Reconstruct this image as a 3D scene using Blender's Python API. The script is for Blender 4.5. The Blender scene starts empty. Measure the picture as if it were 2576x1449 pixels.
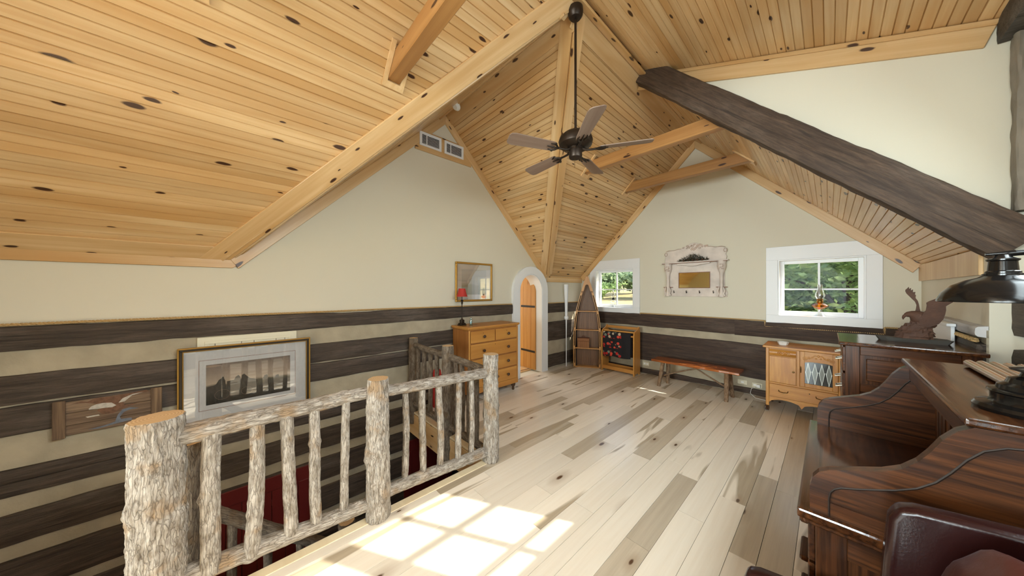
import bpy, bmesh, math, random
from mathutils import Vector, Matrix, noise, Quaternion
V = Vector
R = math.radians
S = bpy.context.scene
COL = S.collection
random.seed(7)

# ---------------------------------------------------------------- camera, world, sun, exposure
CAM_H = 1.6
YAW = R(47)
cd = bpy.data.cameras.new('camera'); cam = bpy.data.objects.new('camera', cd); COL.objects.link(cam)
cam.location = (0, 0, CAM_H); cam.rotation_euler = (R(90), 0, YAW)
cd.sensor_fit = 'HORIZONTAL'; cd.lens_unit = 'FOV'; cd.angle = R(120); cd.shift_y = 5.5 / 2576
cd.clip_start = 0.05; cd.clip_end = 600
S.camera = cam

SUN_EL = R(40)
SUN_DIR = V((0.866 * math.cos(SUN_EL), 0.5 * math.cos(SUN_EL), math.sin(SUN_EL)))
w = bpy.data.worlds.new('sky'); S.world = w; w.use_nodes = True
wn = w.node_tree; wn.nodes.clear()
wo = wn.nodes.new('ShaderNodeOutputWorld'); wb = wn.nodes.new('ShaderNodeBackground')
sky = wn.nodes.new('ShaderNodeTexSky'); sky.sky_type = 'NISHITA'; sky.sun_disc = False
sky.sun_elevation = SUN_EL; sky.sun_rotation = R(60); sky.air_density = 1.0; sky.dust_density = 3.0
wn.links.new(sky.outputs[0], wb.inputs[0]); wn.links.new(wb.outputs[0], wo.inputs[0])
wb.inputs[1].default_value = 0.42

sl = bpy.data.lights.new('sun', 'SUN'); so = bpy.data.objects.new('sun', sl); COL.objects.link(so)
sl.energy = 6.5; sl.angle = R(0.5); sl.color = (1.0, 0.95, 0.86)
so.rotation_euler = SUN_DIR.to_track_quat('Z', 'Y').to_euler(); so.location = (8, 5, 9)

def area_light(name, loc, direction, sx, sy, power, color=(1, 1, 1)):
    l = bpy.data.lights.new(name, 'AREA'); o = bpy.data.objects.new(name, l); COL.objects.link(o)
    l.shape = 'RECTANGLE'; l.size = sx; l.size_y = sy; l.energy = power; l.color = color
    o.location = loc; o.rotation_euler = V(direction).to_track_quat('-Z', 'Z').to_euler()
    return o
# added area lamps for daylight: dormer windows, then unseen end-wall windows behind the camera
for yy, pw in ((0.09, 13), (0.92, 20), (1.75, 19), (2.58, 6)):
    area_light('window_fill_lamp', (0.80, yy, 2.45), (-1, 0, -0.55), 0.70, 0.9, pw, (0.81, 0.955, 1.0))
for xx in (-2.70, -0.45):
    area_light('window_fill_lamp', (xx, -6.85, 1.75), (0, 1, -0.32), 1.9, 2.1, 275, (0.81, 0.955, 1.0))  # lamps added behind the camera to brighten the far part of the room

S.view_settings.view_transform = 'Standard'; S.view_settings.look = 'None'
S.view_settings.gamma = 1.0; S.view_settings.use_curve_mapping = False
S.view_settings.exposure = 0.72
try:
    S.cycles.max_bounces = 5; S.cycles.diffuse_bounces = 4; S.cycles.glossy_bounces = 2
    S.cycles.use_adaptive_sampling = True; S.cycles.adaptive_threshold = 0.08
    S.cycles.transparent_max_bounces = 8; S.cycles.sample_clamp_indirect = 6.0
    S.cycles.caustics_reflective = False; S.cycles.caustics_refractive = False
except Exception:
    pass

# photograph pixel -> point on a plane (the survey of the room)
FPX = 1288 / math.tan(R(60))
FW = V((-math.sin(YAW), math.cos(YAW), 0)); RT = V((math.cos(YAW), math.sin(YAW), 0))
def at(px, py, ax, val):
    d = FW + RT * ((px - 1288) / FPX) + V((0, 0, (730 - py) / FPX))
    o = V((0, 0, CAM_H)); i = 'xyz'.index(ax)
    return o + d * ((val - o[i]) / d[i])

# room dimensions
XL, XR, XD, YB, YF = -3.88, 0.74, 0.86, -7.0, 5.8
XRG, ZRG, ZE, YG = -1.575, 4.2, 1.895, 2.26
YV1, YV2 = -0.045, 4.565          # valleys reach the left wall
YC0 = 3.68                        # dormer cheek
ESL = 0.372                       # dormer ceiling pitch
def ez(x): return 4.25 - ESL * (x - XRG)
XS, YS = -2.2, 1.72               # stairwell edges
ZLOW = -2.75

# ---------------------------------------------------------------- helpers
def tag(o, label=None, cat=None, group=None, kind=None):
    if label: o['label'] = label
    if cat: o['category'] = cat
    if group: o['group'] = group
    if kind: o['kind'] = kind
    return o
def thing(name, label, cat, loc=(0, 0, 0), rz=0, group=None):
    o = bpy.data.objects.new(name, None); COL.objects.link(o)
    o.location = loc; o.rotation_euler = (0, 0, rz); o.empty_display_size = 0.1
    return tag(o, label, cat, group)
def copy_tree(o, parent=None):
    c = o.copy(); COL.objects.link(c); c.parent = parent
    for ch in list(o.children): copy_tree(ch, c)
    return c

class MB:
    def __init__(s): s.v = []; s.f = []; s.m = []
    def add(s, vs, fs, mi=0):
        b = len(s.v); s.v.extend([tuple(p) for p in vs])
        for f in fs: s.f.append(tuple(b + i for i in f)); s.m.append(mi)
        return s
    def box(s, x0, x1, y0, y1, z0, z1, mi=0):
        return s.add([(x0,y0,z0),(x1,y0,z0),(x1,y1,z0),(x0,y1,z0),(x0,y0,z1),(x1,y0,z1),(x1,y1,z1),(x0,y1,z1)],
                     [(0,3,2,1),(4,5,6,7),(0,1,5,4),(1,2,6,5),(2,3,7,6),(3,0,4,7)], mi)
    def bar(s, p0, p1, wd, ht, up=(0, 0, 1), mi=0):
        p0 = V(p0); p1 = V(p1); d = (p1 - p0).normalized(); a = d.cross(V(up)).normalized() * wd / 2; b = a.cross(d).normalized() * ht / 2
        q = [p0-a-b, p0+a-b, p0+a+b, p0-a+b, p1-a-b, p1+a-b, p1+a+b, p1-a+b]
        return s.add(q, [(0,1,2,3),(7,6,5,4),(0,4,5,1),(1,5,6,2),(2,6,7,3),(3,7,4,0)], mi)
    def prism(s, pts, o, u, v, n, d0, d1, mi=0):
        o = V(o); u = V(u); v = V(v); n = V(n); k = len(pts)
        a = [o + u*p[0] + v*p[1] + n*d0 for p in pts]; b = [o + u*p[0] + v*p[1] + n*d1 for p in pts]
        return s.add(a + b, [tuple(range(k-1, -1, -1)), tuple(range(k, 2*k))] + [(i, (i+1) % k, k+(i+1) % k, k+i) for i in range(k)], mi)
    def band(s, outer, inner, o, u, v, n, d0, d1, mi=0):      # strip between two equally long poly-lines, extruded
        k = len(outer)
        for i in range(k - 1):
            s.prism([outer[i], outer[i+1], inner[i+1], inner[i]], o, u, v, n, d0, d1, mi)
        return s
    def tube(s, pts, rad, seg=10, cap=True, mi=0, capmi=None, flat=1.0):
        pts = [V(p) for p in pts]; n = len(pts)
        if not hasattr(rad, '__len__'): rad = [rad] * n
        d0 = (pts[1] - pts[0]).normalized(); ref = V((0, 0, 1)) if abs(d0.z) < 0.9 else V((1, 0, 0))
        a = d0.cross(ref).normalized(); vs = []; fs = []
        for i in range(n):
            d = (pts[min(i+1, n-1)] - pts[max(i-1, 0)])
            d = d.normalized() if d.length > 1e-9 else d0
            a = (a - d * a.dot(d)).normalized(); b = d.cross(a)
            for j in range(seg):
                t = 2 * math.pi * j / seg
                vs.append(pts[i] + (a * math.cos(t) + b * math.sin(t) * flat) * rad[i])
        for i in range(n - 1):
            for j in range(seg):
                j2 = (j + 1) % seg
                fs.append((i*seg+j, i*seg+j2, (i+1)*seg+j2, (i+1)*seg+j))
        s.add(vs, fs, mi)
        if cap:
            b0 = len(s.v) - len(vs)
            s.f.append(tuple(b0 + j for j in range(seg-1, -1, -1))); s.m.append(mi if capmi is None else capmi)
            s.f.append(tuple(b0 + (n-1)*seg + j for j in range(seg))); s.m.append(mi if capmi is None else capmi)
        return s
    def lathe(s, prof, c=(0, 0, 0), seg=24, mi=0, ax=None):
        c = V(c); ax = V(ax or (0, 0, 1)).normalized(); ref = V((1, 0, 0)) if abs(ax.x) < 0.9 else V((0, 1, 0))
        a = ax.cross(ref).normalized(); b = ax.cross(a); vs = []; fs = []; n = len(prof)
        for r, z in prof:
            for j in range(seg):
                t = 2 * math.pi * j / seg
                vs.append(c + ax * z + (a * math.cos(t) + b * math.sin(t)) * max(r, 1e-4))
        for i in range(n - 1):
            for j in range(seg):
                j2 = (j+1) % seg; fs.append((i*seg+j, i*seg+j2, (i+1)*seg+j2, (i+1)*seg+j))
        fs.append(tuple(range(seg-1, -1, -1))); fs.append(tuple((n-1)*seg+j for j in range(seg)))
        return s.add(vs, fs, mi)
    def blob(s, c, rx, ry, rz, seg=12, rings=8, amp=0.0, sd=0, mi=0):
        c = V(c); vs = []; fs = []
        for i in range(rings + 1):
            ph = math.pi * i / rings
            for j in range(seg):
                t = 2 * math.pi * j / seg
                d = V((math.sin(ph)*math.cos(t), math.sin(ph)*math.sin(t), math.cos(ph)))
                k = 1 + (amp * noise.noise(d * 2.3 + V((sd, sd*1.7, 0))) if amp else 0)
                vs.append(c + V((d.x*rx, d.y*ry, d.z*rz)) * k)
        for i in range(rings):
            for j in range(seg):
                j2 = (j+1) % seg; fs.append((i*seg+j, (i+1)*seg+j, (i+1)*seg+j2, i*seg+j2))
        return s.add(vs, fs, mi)
    def slab(s, o, u, v, n, u0, u1, v0, v1, depth, nu, nv, amp=0.004, wave=0.012, sd=0, mi=0):
        # hewn log face: rough front with worn edges, bent back at top and bottom
        o = V(o); u = V(u); v = V(v); n = V(n); vs = []; fs = []
        prof = [0.0] + [1.0] * (nv - 1) + [0.0]
        for i in range(nu + 1):
            a = u0 + (u1 - u0) * i / nu
            e0 = v0 + wave * noise.noise(V((a*1.3, sd, 0))) + wave*0.5 * noise.noise(V((a*6, sd+4, 0)))
            e1 = v1 + wave * noise.noise(V((a*1.3, sd+9, 0))) + wave*0.5 * noise.noise(V((a*6, sd+14, 0)))
            for j in range(nv + 1):
                if j == 0: b, dd = e0, 0.0
                elif j == nv: b, dd = e1, 0.0
                else:
                    k = (j - 1) / (nv - 2); b = e0 + 0.006 + (e1 - e0 - 0.012) * k
                    dd = depth * (0.80 + 0.20 * min(1, 5*min(k, 1-k) + 0.1)) + amp * noise.noise(V((a*3, b*16, sd))) + amp * 0.6 * noise.noise(V((a*14, b*40, sd+3)))
                vs.append(o + u*a + v*b + n*dd)
        m = nv + 1
        for i in range(nu):
            for j in range(nv): fs.append((i*m+j, (i+1)*m+j, (i+1)*m+j+1, i*m+j+1))
        fs.append(tuple(range(m))); fs.append(tuple(nu*m + j for j in range(m-1, -1, -1)))
        return s.add(vs, fs, mi)
    def roughbar(s, p0, p1, wd, ht, up, n=40, amp=0.006, sd=0, mi=0):
        p0 = V(p0); p1 = V(p1); d = (p1-p0).normalized(); a = d.cross(V(up)).normalized(); b = a.cross(d).normalized(); L = (p1-p0).length
        sec = []
        for (x0, y0, x1, y1, k) in ((-1,-1,1,-1,6), (1,-1,1,1,6), (1,1,-1,1,6), (-1,1,-1,-1,6)):
            for q in range(k):
                t = q / k; sec.append((x0+(x1-x0)*t, y0+(y1-y0)*t))
        vs = []; fs = []; m = len(sec)
        for i in range(n + 1):
            z = L * i / n
            for (x, y) in sec:
                cr = 0.94 if abs(x) > 0.99 and abs(y) > 0.99 else 1.0
                k = amp * (noise.noise(V((z*2.2, x*1.5+sd, y*1.5))) + 0.6*noise.noise(V((z*9, x*4+sd, y*4))))
                vs.append(p0 + d*z + a*(x*wd/2*cr + (k if abs(x) > 0.99 else 0)*(1 if x > 0 else -1)) + b*(y*ht/2*cr + (k if abs(y) > 0.99 else 0)*(1 if y > 0 else -1)))
        for i in range(n):
            for j in range(m):
                j2 = (j+1) % m; fs.append((i*m+j, i*m+j2, (i+1)*m+j2, (i+1)*m+j))
        fs.append(tuple(range(m-1, -1, -1))); fs.append(tuple(n*m+j for j in range(m)))
        return s.add(vs, fs, mi)
    def build(s, name, mats, parent=None, origin=None, bevel=0.0, smooth=False, seg=1, norm=True):
        o0 = V(origin) if origin is not None else V((0, 0, 0))
        me = bpy.data.meshes.new(name)
        me.from_pydata([(p[0]-o0.x, p[1]-o0.y, p[2]-o0.z) for p in s.v], [], s.f)
        mats = mats if isinstance(mats, (list, tuple)) else [mats]
        for q in mats: me.materials.append(q)
        if any(s.m): me.polygons.foreach_set('material_index', s.m)
        if bevel or norm:
            bm = bmesh.new(); bm.from_mesh(me)
            if norm: bmesh.ops.recalc_face_normals(bm, faces=bm.faces)
            if bevel:
                es = [e for e in bm.edges if len(e.link_faces) == 2 and e.calc_face_angle(0) > 0.5]
                bmesh.ops.bevel(bm, geom=es, offset=bevel, segments=seg, affect='EDGES', profile=0.6, clamp_overlap=True)
            bm.to_mesh(me); bm.free()
        if smooth:
            me.polygons.foreach_set('use_smooth', [True] * len(me.polygons))
            me.set_sharp_from_angle(angle=R(38))
        me.update()
        o = bpy.data.objects.new(name, me); COL.objects.link(o)
        if parent is not None: o.parent = parent
        elif origin is not None: o.location = o0
        return o
def boxpart(name, mat, parent, x0, x1, y0, y1, z0, z1, bevel=0.003, origin=None):
    return MB().box(x0, x1, y0, y1, z0, z1).build(name, mat, parent, origin=origin, bevel=bevel)
def struct(o): o['kind'] = 'structure'; return o

# ---------------------------------------------------------------- materials
def new_mat(name):
    m = bpy.data.materials.new(name); m.use_nodes = True; nt = m.node_tree
    return m, nt, nt.nodes['Principled BSDF']
def N(nt, t, **k):
    n = nt.nodes.new(t)
    for a, b in k.items():
        if a in n.bl_rna.properties: setattr(n, a, b)
        else: n.inputs[a.replace('_', ' ')].default_value = b
    return n
def L(nt, a, b): nt.links.new(a, b)
def srgb(r, g, b):
    f = lambda c: (c/255/12.92 if c/255 <= 0.04045 else ((c/255+0.055)/1.055)**2.4)
    return (f(r), f(g), f(b), 1)
def ramp(nt, fac, stops):
    n = nt.nodes.new('ShaderNodeValToRGB'); cr = n.color_ramp
    while len(cr.elements) < len(stops): cr.elements.new(0.5)
    for e, (p, c) in zip(cr.elements, stops): e.position = p; e.color = c
    L(nt, fac, n.inputs[0]); return n.outputs[0]
def mathn(nt, op, a, b=None, clamp=False):
    n = nt.nodes.new('ShaderNodeMath'); n.operation = op; n.use_clamp = clamp
    for i, x in enumerate((a, b)):
        if x is None: continue
        if isinstance(x, (int, float)): n.inputs[i].default_value = x
        else: L(nt, x, n.inputs[i])
    return n.outputs[0]
def mix(nt, fac, a, b, mode='MIX'):
    n = nt.nodes.new('ShaderNodeMix'); n.data_type = 'RGBA'; n.blend_type = mode
    for sock, x in ((n.inputs[0], fac), (n.inputs[6], a), (n.inputs[7], b)):
        if isinstance(x, (int, float)): sock.default_value = x
        elif isinstance(x, tuple): sock.default_value = x
        else: L(nt, x, sock)
    return n.outputs[2]
def vscale(nt, vec, sc, off=None):
    n = nt.nodes.new('ShaderNodeMapping'); L(nt, vec, n.inputs[0]); n.inputs['Scale'].default_value = sc
    if off is not None: n.inputs['Location'].default_value = off
    return n.outputs[0]
def base_coords(nt, rnd=True):
    tc = nt.nodes.new('ShaderNodeTexCoord'); vec = tc.outputs['Object']; r = None
    if rnd:
        oi = nt.nodes.new('ShaderNodeObjectInfo'); r = oi.outputs['Random']
        c = nt.nodes.new('ShaderNodeCombineXYZ')
        for i, k in enumerate((37.0, 61.0, 83.0)): L(nt, mathn(nt, 'MULTIPLY', r, k), c.inputs[i])
        a = nt.nodes.new('ShaderNodeVectorMath'); a.operation = 'ADD'; L(nt, vec, a.inputs[0]); L(nt, c.outputs[0], a.inputs[1]); vec = a.outputs[0]
    return vec, r
def axsc(axis, l, c, t):
    d = {axis[0]: l, axis[1]: c}; return tuple(d.get(k, t) for k in 'XYZ')
def bumpn(nt, bs, h, strength, dist):
    b = nt.nodes.new('ShaderNodeBump'); b.inputs['Strength'].default_value = strength; b.inputs['Distance'].default_value = dist
    L(nt, h, b.inputs['Height']); L(nt, b.outputs[0], bs.inputs['Normal'])
def plain(name, col, rough=0.5, metal=0.0, spec=0.5, bump=0.0, bscale=60, mottle=0.0):
    m, nt, bs = new_mat(name)
    bs.inputs['Base Color'].default_value = col; bs.inputs['Roughness'].default_value = rough
    bs.inputs['Metallic'].default_value = metal; bs.inputs['Specular IOR Level'].default_value = spec
    if bump or mottle:
        vec, r = base_coords(nt, False); n = N(nt, 'ShaderNodeTexNoise', Scale=bscale, Detail=5.0); L(nt, vec, n.inputs['Vector'])
        if bump: bumpn(nt, bs, n.outputs['Fac'], bump, 0.004)
        if mottle:
            n2 = N(nt, 'ShaderNodeTexNoise', Scale=bscale*0.12, Detail=4.0); L(nt, vec, n2.inputs['Vector'])
            dk = tuple(c*(1-mottle) for c in col[:3]) + (1,); L(nt, ramp(nt, n2.outputs['Fac'], [(0.35, dk), (0.65, col)]), bs.inputs['Base Color'])
    return m
def wood(name, axis, light, mid, dark, knots=None, rough=0.35, grain=(0.9, 26), var=0.12, bump=0.12, spec=0.5, streak=0.5, kd=(2.4, 5.5), coat=0.0):
    m, nt, bs = new_mat(name)
    vec, r = base_coords(nt)
    g = N(nt, 'ShaderNodeTexNoise', Scale=1.0, Detail=5.0, Roughness=0.6, Distortion=0.25); L(nt, vscale(nt, vec, axsc(axis, grain[0], grain[1], grain[1])), g.inputs['Vector'])
    g2 = N(nt, 'ShaderNodeTexNoise', Scale=1.0, Detail=3.0, Distortion=0.6); L(nt, vscale(nt, vec, axsc(axis, grain[0]*0.5, grain[1]*0.22, grain[1]*0.22)), g2.inputs['Vector'])
    col = ramp(nt, g2.outputs['Fac'], [(0.32, mid), (0.62, light)])
    fine = ramp(nt, g.outputs['Fac'], [(0.38, (0, 0, 0, 1)), (0.62, (1, 1, 1, 1))])
    col = mix(nt, mathn(nt, 'MULTIPLY', mathn(nt, 'SUBTRACT', 1.0, fine), streak), col, mid if streak < 0.8 else dark)
    if knots:
        sx = nt.nodes.new('ShaderNodeSeparateXYZ'); L(nt, vec, sx.inputs[0]); cb = nt.nodes.new('ShaderNodeCombineXYZ')
        for q_ in (0, 1): L(nt, mathn(nt, 'MULTIPLY', sx.outputs['XYZ'.index(axis[q_])], kd[q_]), cb.inputs[q_])
        kv = cb.outputs[0]
        wn_ = N(nt, 'ShaderNodeTexNoise', Scale=3.0, Detail=2.0); L(nt, kv, wn_.inputs['Vector'])
        vm = nt.nodes.new('ShaderNodeVectorMath'); vm.operation = 'MULTIPLY_ADD'; L(nt, wn_.outputs['Color'], vm.inputs[0]); vm.inputs[1].default_value = (0.12, 0.12, 0.0); L(nt, kv, vm.inputs[2])
        vo = N(nt, 'ShaderNodeTexVoronoi', voronoi_dimensions='2D', Scale=1.0, Randomness=1.0); L(nt, vm.outputs[0], vo.inputs['Vector'])
        sep = nt.nodes.new('ShaderNodeSeparateColor'); L(nt, vo.outputs['Color'], sep.inputs[0])
        rad = mathn(nt, 'MULTIPLY_ADD', sep.outputs[1], 0.12); rad.node.inputs[2].default_value = 0.05
        gate = mathn(nt, 'GREATER_THAN', sep.outputs[0], 0.52)
        k = mathn(nt, 'DIVIDE', vo.outputs['Distance'], rad)
        core = mathn(nt, 'MULTIPLY', ramp(nt, k, [(0.55, (1, 1, 1, 1)), (0.8, (0, 0, 0, 1))]), gate)
        halo = mathn(nt, 'MULTIPLY', ramp(nt, mathn(nt, 'MULTIPLY', k, 0.3), [(0.2, (1, 1, 1, 1)), (0.75, (0, 0, 0, 1))]), mathn(nt, 'MULTIPLY', gate, 0.35))
        col = mix(nt, halo, col, mid); col = mix(nt, core, col, knots)
    hs = nt.nodes.new('ShaderNodeHueSaturation'); L(nt, col, hs.inputs['Color'])
    L(nt, mathn(nt, 'MULTIPLY_ADD', r, 2*var), hs.inputs['Value']); hs.inputs['Value'].links[0].from_node.inputs[2].default_value = 1 - var
    L(nt, hs.outputs[0], bs.inputs['Base Color'])
    bs.inputs['Roughness'].default_value = rough; bs.inputs['Specular IOR Level'].default_value = spec
    if coat: bs.inputs['Coat Weight'].default_value = coat; bs.inputs['Coat Roughness'].default_value = 0.18
    if bump: bumpn(nt, bs, g.outputs['Fac'], bump, 0.003)
    return m
PINE = (srgb(223, 190, 142), srgb(198, 153, 97), srgb(156, 104, 54)); PKNOT = srgb(70, 42, 24)
def pine(axis, nm, **k):
    a = dict(knots=PKNOT, rough=0.33, var=0.10, streak=0.45); a.update(k)
    return wood(nm, axis, *PINE, **a)
M = {}
M['ceil'] = pine('XY', 'ceiling_pine', kd=(2.2, 6.5), rough=0.27)
M['trimX'] = pine('XY', 'trim_pine', kd=(2.6, 8.0)); M['trimYZ'] = pine('YZ', 'trim_pine_y', kd=(2.6, 8.0)); M['trimXZ'] = pine('XZ', 'trim_pine_x', kd=(2.6, 8.0))
M['tie'] = wood('tie_pine', 'XZ', srgb(186, 138, 82), srgb(156, 106, 56), srgb(122, 76, 36), knots=srgb(66, 36, 18), rough=0.38, grain=(0.8, 30), kd=(2.2, 7.5), streak=0.7)
M['eavepine'] = pine('YZ', 'eave_pine', kd=(2.4, 7.0))  # same pine colours as the other trim boards

def floor_mat():
    m, nt, bs = new_mat('floor_hickory'); vec, r = base_coords(nt)
    h2 = mathn(nt, 'FRACT', mathn(nt, 'MULTIPLY', r, 17.31)); h3 = mathn(nt, 'FRACT', mathn(nt, 'MULTIPLY', r, 41.7))
    g = N(nt, 'ShaderNodeTexNoise', Scale=1.0, Detail=6.0, Roughness=0.62, Distortion=0.35); L(nt, vscale(nt, vec, (1.3, 34, 34)), g.inputs['Vector'])
    hw = N(nt, 'ShaderNodeTexNoise', Scale=1.0, Detail=2.0, Distortion=0.8); L(nt, vscale(nt, vec, (0.75, 7.5, 0.01)), hw.inputs['Vector'])
    light = mix(nt, g.outputs['Fac'], srgb(222, 206, 184), srgb(240, 230, 214))
    heart = mix(nt, g.outputs['Fac'], srgb(150, 134, 112), srgb(196, 178, 152))
    thr = mathn(nt, 'MULTIPLY_ADD', h2, -0.34); thr.node.inputs[2].default_value = 0.84
    f = mathn(nt, 'MULTIPLY', mathn(nt, 'SUBTRACT', hw.outputs['Fac'], thr), 14.0, True)
    whole = mathn(nt, 'MULTIPLY', mathn(nt, 'GREATER_THAN', h3, 0.80), 0.75)
    f = mathn(nt, 'MAXIMUM', f, whole)
    col = mix(nt, f, light, heart)
    kv = vscale(nt, vec, (1.3, 3.4, 0.001)); vo = N(nt, 'ShaderNodeTexVoronoi', voronoi_dimensions='2D', Scale=1.0); L(nt, kv, vo.inputs['Vector'])
    sep = nt.nodes.new('ShaderNodeSeparateColor'); L(nt, vo.outputs['Color'], sep.inputs[0])
    gate = mathn(nt, 'GREATER_THAN', sep.outputs[0], 0.6)
    rad = mathn(nt, 'MULTIPLY_ADD', sep.outputs[1], 0.06); rad.node.inputs[2].default_value = 0.02
    k = mathn(nt, 'DIVIDE', vo.outputs['Distance'], rad)
    core = mathn(nt, 'MULTIPLY', ramp(nt, k, [(0.5, (1, 1, 1, 1)), (0.9, (0, 0, 0, 1))]), gate)
    halo = mathn(nt, 'MULTIPLY', ramp(nt, mathn(nt, 'MULTIPLY', k, 0.25), [(0.2, (1, 1, 1, 1)), (0.8, (0, 0, 0, 1))]), mathn(nt, 'MULTIPLY', gate, 0.4))
    col = mix(nt, halo, col, srgb(150, 120, 90)); col = mix(nt, core, col, srgb(92, 66, 46))
    hs = nt.nodes.new('ShaderNodeHueSaturation'); L(nt, col, hs.inputs['Color']); v = mathn(nt, 'MULTIPLY_ADD', h2, 0.16); v.node.inputs[2].default_value = 0.92; L(nt, v, hs.inputs['Value'])
    L(nt, hs.outputs[0], bs.inputs['Base Color']); bs.inputs['Roughness'].default_value = 0.25; bs.inputs['Specular IOR Level'].default_value = 0.5
    bumpn(nt, bs, g.outputs['Fac'], 0.05, 0.002)
    return m
M['floor'] = floor_mat()
M['nosing'] = wood('edge_board', 'YX', srgb(232, 214, 180), srgb(214, 192, 154), srgb(190, 160, 120), rough=0.4, streak=0.4)

def log_mat(name, axis, a, b, c):
    m, nt, bs = new_mat(name); vec, r = base_coords(nt)
    g = N(nt, 'ShaderNodeTexNoise', Scale=1.0, Detail=7.0, Roughness=0.68, Distortion=0.3); L(nt, vscale(nt, vec, axsc(axis, 2.2, 30, 30)), g.inputs['Vector'])
    g2 = N(nt, 'ShaderNodeTexNoise', Scale=1.0, Detail=4.0); L(nt, vscale(nt, vec, axsc(axis, 1.2, 5, 5)), g2.inputs['Vector'])
    col = mix(nt, ramp(nt, g.outputs['Fac'], [(0.35, (0, 0, 0, 1)), (0.7, (1, 1, 1, 1))]), a, b)
    col = mix(nt, mathn(nt, 'MULTIPLY', ramp(nt, g2.outputs['Fac'], [(0.5, (0, 0, 0, 1)), (0.72, (1, 1, 1, 1))]), 0.55), col, c)
    g3 = N(nt, 'ShaderNodeTexNoise', Scale=1.0, Detail=5.0, Roughness=0.7, Distortion=0.5); L(nt, vscale(nt, vec, axsc(axis, 9, 85, 85)), g3.inputs['Vector'])
    g4 = N(nt, 'ShaderNodeTexNoise', Scale=1.0, Detail=2.0, Distortion=0.4); L(nt, vscale(nt, vec, axsc(axis, 0.7, 22, 22)), g4.inputs['Vector'])
    col = mix(nt, mathn(nt, 'MULTIPLY', ramp(nt, g3.outputs['Fac'], [(0.40, (1, 1, 1, 1)), (0.58, (0, 0, 0, 1))]), 0.5), col, a)
    col = mix(nt, mathn(nt, 'MULTIPLY', ramp(nt, g4.outputs['Fac'], [(0.62, (0, 0, 0, 1)), (0.66, (1, 1, 1, 1)), (0.69, (0, 0, 0, 1))]), 0.7), col, tuple(q*0.35 for q in a[:3]) + (1,))
    L(nt, col, bs.inputs['Base Color']); bs.inputs['Roughness'].default_value = 0.62; bs.inputs['Specular IOR Level'].default_value = 0.35
    bumpn(nt, bs, mathn(nt, 'ADD', g.outputs['Fac'], mathn(nt, 'MULTIPLY', g3.outputs['Fac'], 0.7)), 0.8, 0.008)
    return m
M['logY'] = log_mat('hewn_log_y', 'YZ', srgb(52, 42, 34), srgb(92, 78, 66), srgb(116, 104, 94))
M['logX'] = log_mat('hewn_log_x', 'XZ', srgb(46, 34, 27), srgb(80, 62, 50), srgb(98, 82, 70))
M['beam'] = log_mat('hewn_beam', 'XZ', srgb(66, 50, 38), srgb(112, 90, 72), srgb(138, 120, 104))
M['beamgrey'] = log_mat('hewn_plate', 'YZ', srgb(48, 42, 36), srgb(98, 90, 84), srgb(140, 136, 132))
M['chink'] = plain('chinking', srgb(178, 166, 143), 0.9, spec=0.2, bump=0.5, bscale=45, mottle=0.18)
M['plaster'] = plain('cream_plaster', srgb(216, 209, 190), 0.85, spec=0.25, bump=0.05, bscale=120)
M['white'] = plain('white_paint', srgb(232, 232, 232), 0.4, spec=0.4)
M['offwhite'] = plain('offwhite_paint', srgb(220, 214, 202), 0.5)
M['creamwall'] = plain('inner_room_wall', srgb(230, 214, 178), 0.8)
M['dark'] = plain('dark_void', srgb(26, 22, 18), 0.9)
M['lowerfloor'] = plain('lower_floor', srgb(120, 92, 62), 0.6)
M['red'] = plain('barn_red_paint', srgb(98, 30, 27), 0.45, bump=0.05)

def bark_mat(name, lo, hi, lich, zs=8.0, xs=78.0):
    m, nt, bs = new_mat(name); vec, r = base_coords(nt)
    wv = N(nt, 'ShaderNodeTexNoise', Scale=14.0, Detail=3.0); L(nt, vec, wv.inputs['Vector'])
    vm = nt.nodes.new('ShaderNodeVectorMath'); vm.operation = 'MULTIPLY_ADD'; L(nt, wv.outputs['Color'], vm.inputs[0]); vm.inputs[1].default_value = (0.025, 0.025, 0.16); L(nt, vec, vm.inputs[2])
    vo = N(nt, 'ShaderNodeTexVoronoi', feature='DISTANCE_TO_EDGE', Scale=1.0); L(nt, vscale(nt, vm.outputs[0], (xs, xs, zs)), vo.inputs['Vector'])
    n = N(nt, 'ShaderNodeTexNoise', Scale=1.0, Detail=6.0, Roughness=0.65); L(nt, vscale(nt, vec, (40, 40, 14)), n.inputs['Vector'])
    n2 = N(nt, 'ShaderNodeTexNoise', Scale=7.0, Detail=3.0); L(nt, vec, n2.inputs['Vector'])
    col = mix(nt, ramp(nt, n.outputs['Fac'], [(0.35, (0, 0, 0, 1)), (0.65, (1, 1, 1, 1))]), lo, hi)
    col = mix(nt, ramp(nt, n2.outputs['Fac'], [(0.56, (0, 0, 0, 1)), (0.68, (0.8, 0.8, 0.8, 1))]), col, lich)
    crack = ramp(nt, vo.outputs['Distance'], [(0.0, (0, 0, 0, 1)), (0.09, (1, 1, 1, 1))])
    col = mix(nt, mathn(nt, 'MULTIPLY', mathn(nt, 'SUBTRACT', 1.0, crack), 0.5), col, srgb(82, 70, 60))
    L(nt, col, bs.inputs['Base Color']); bs.inputs['Roughness'].default_value = 0.85; bs.inputs['Specular IOR Level'].default_value = 0.2
    h = mathn(nt, 'ADD', crack, mathn(nt, 'MULTIPLY', n.outputs['Fac'], 0.6)); bumpn(nt, bs, h, 0.6, 0.006)
    return m
M['bark'] = bark_mat('pale_bark', srgb(128, 116, 102), srgb(190, 181, 170), srgb(158, 130, 98))
M['barkd'] = bark_mat('dark_bark', srgb(92, 78, 64), srgb(140, 126, 110), srgb(112, 90, 66))
M['twig'] = bark_mat('twig_bark', srgb(112, 84, 62), srgb(158, 130, 102), srgb(130, 96, 66))
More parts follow.
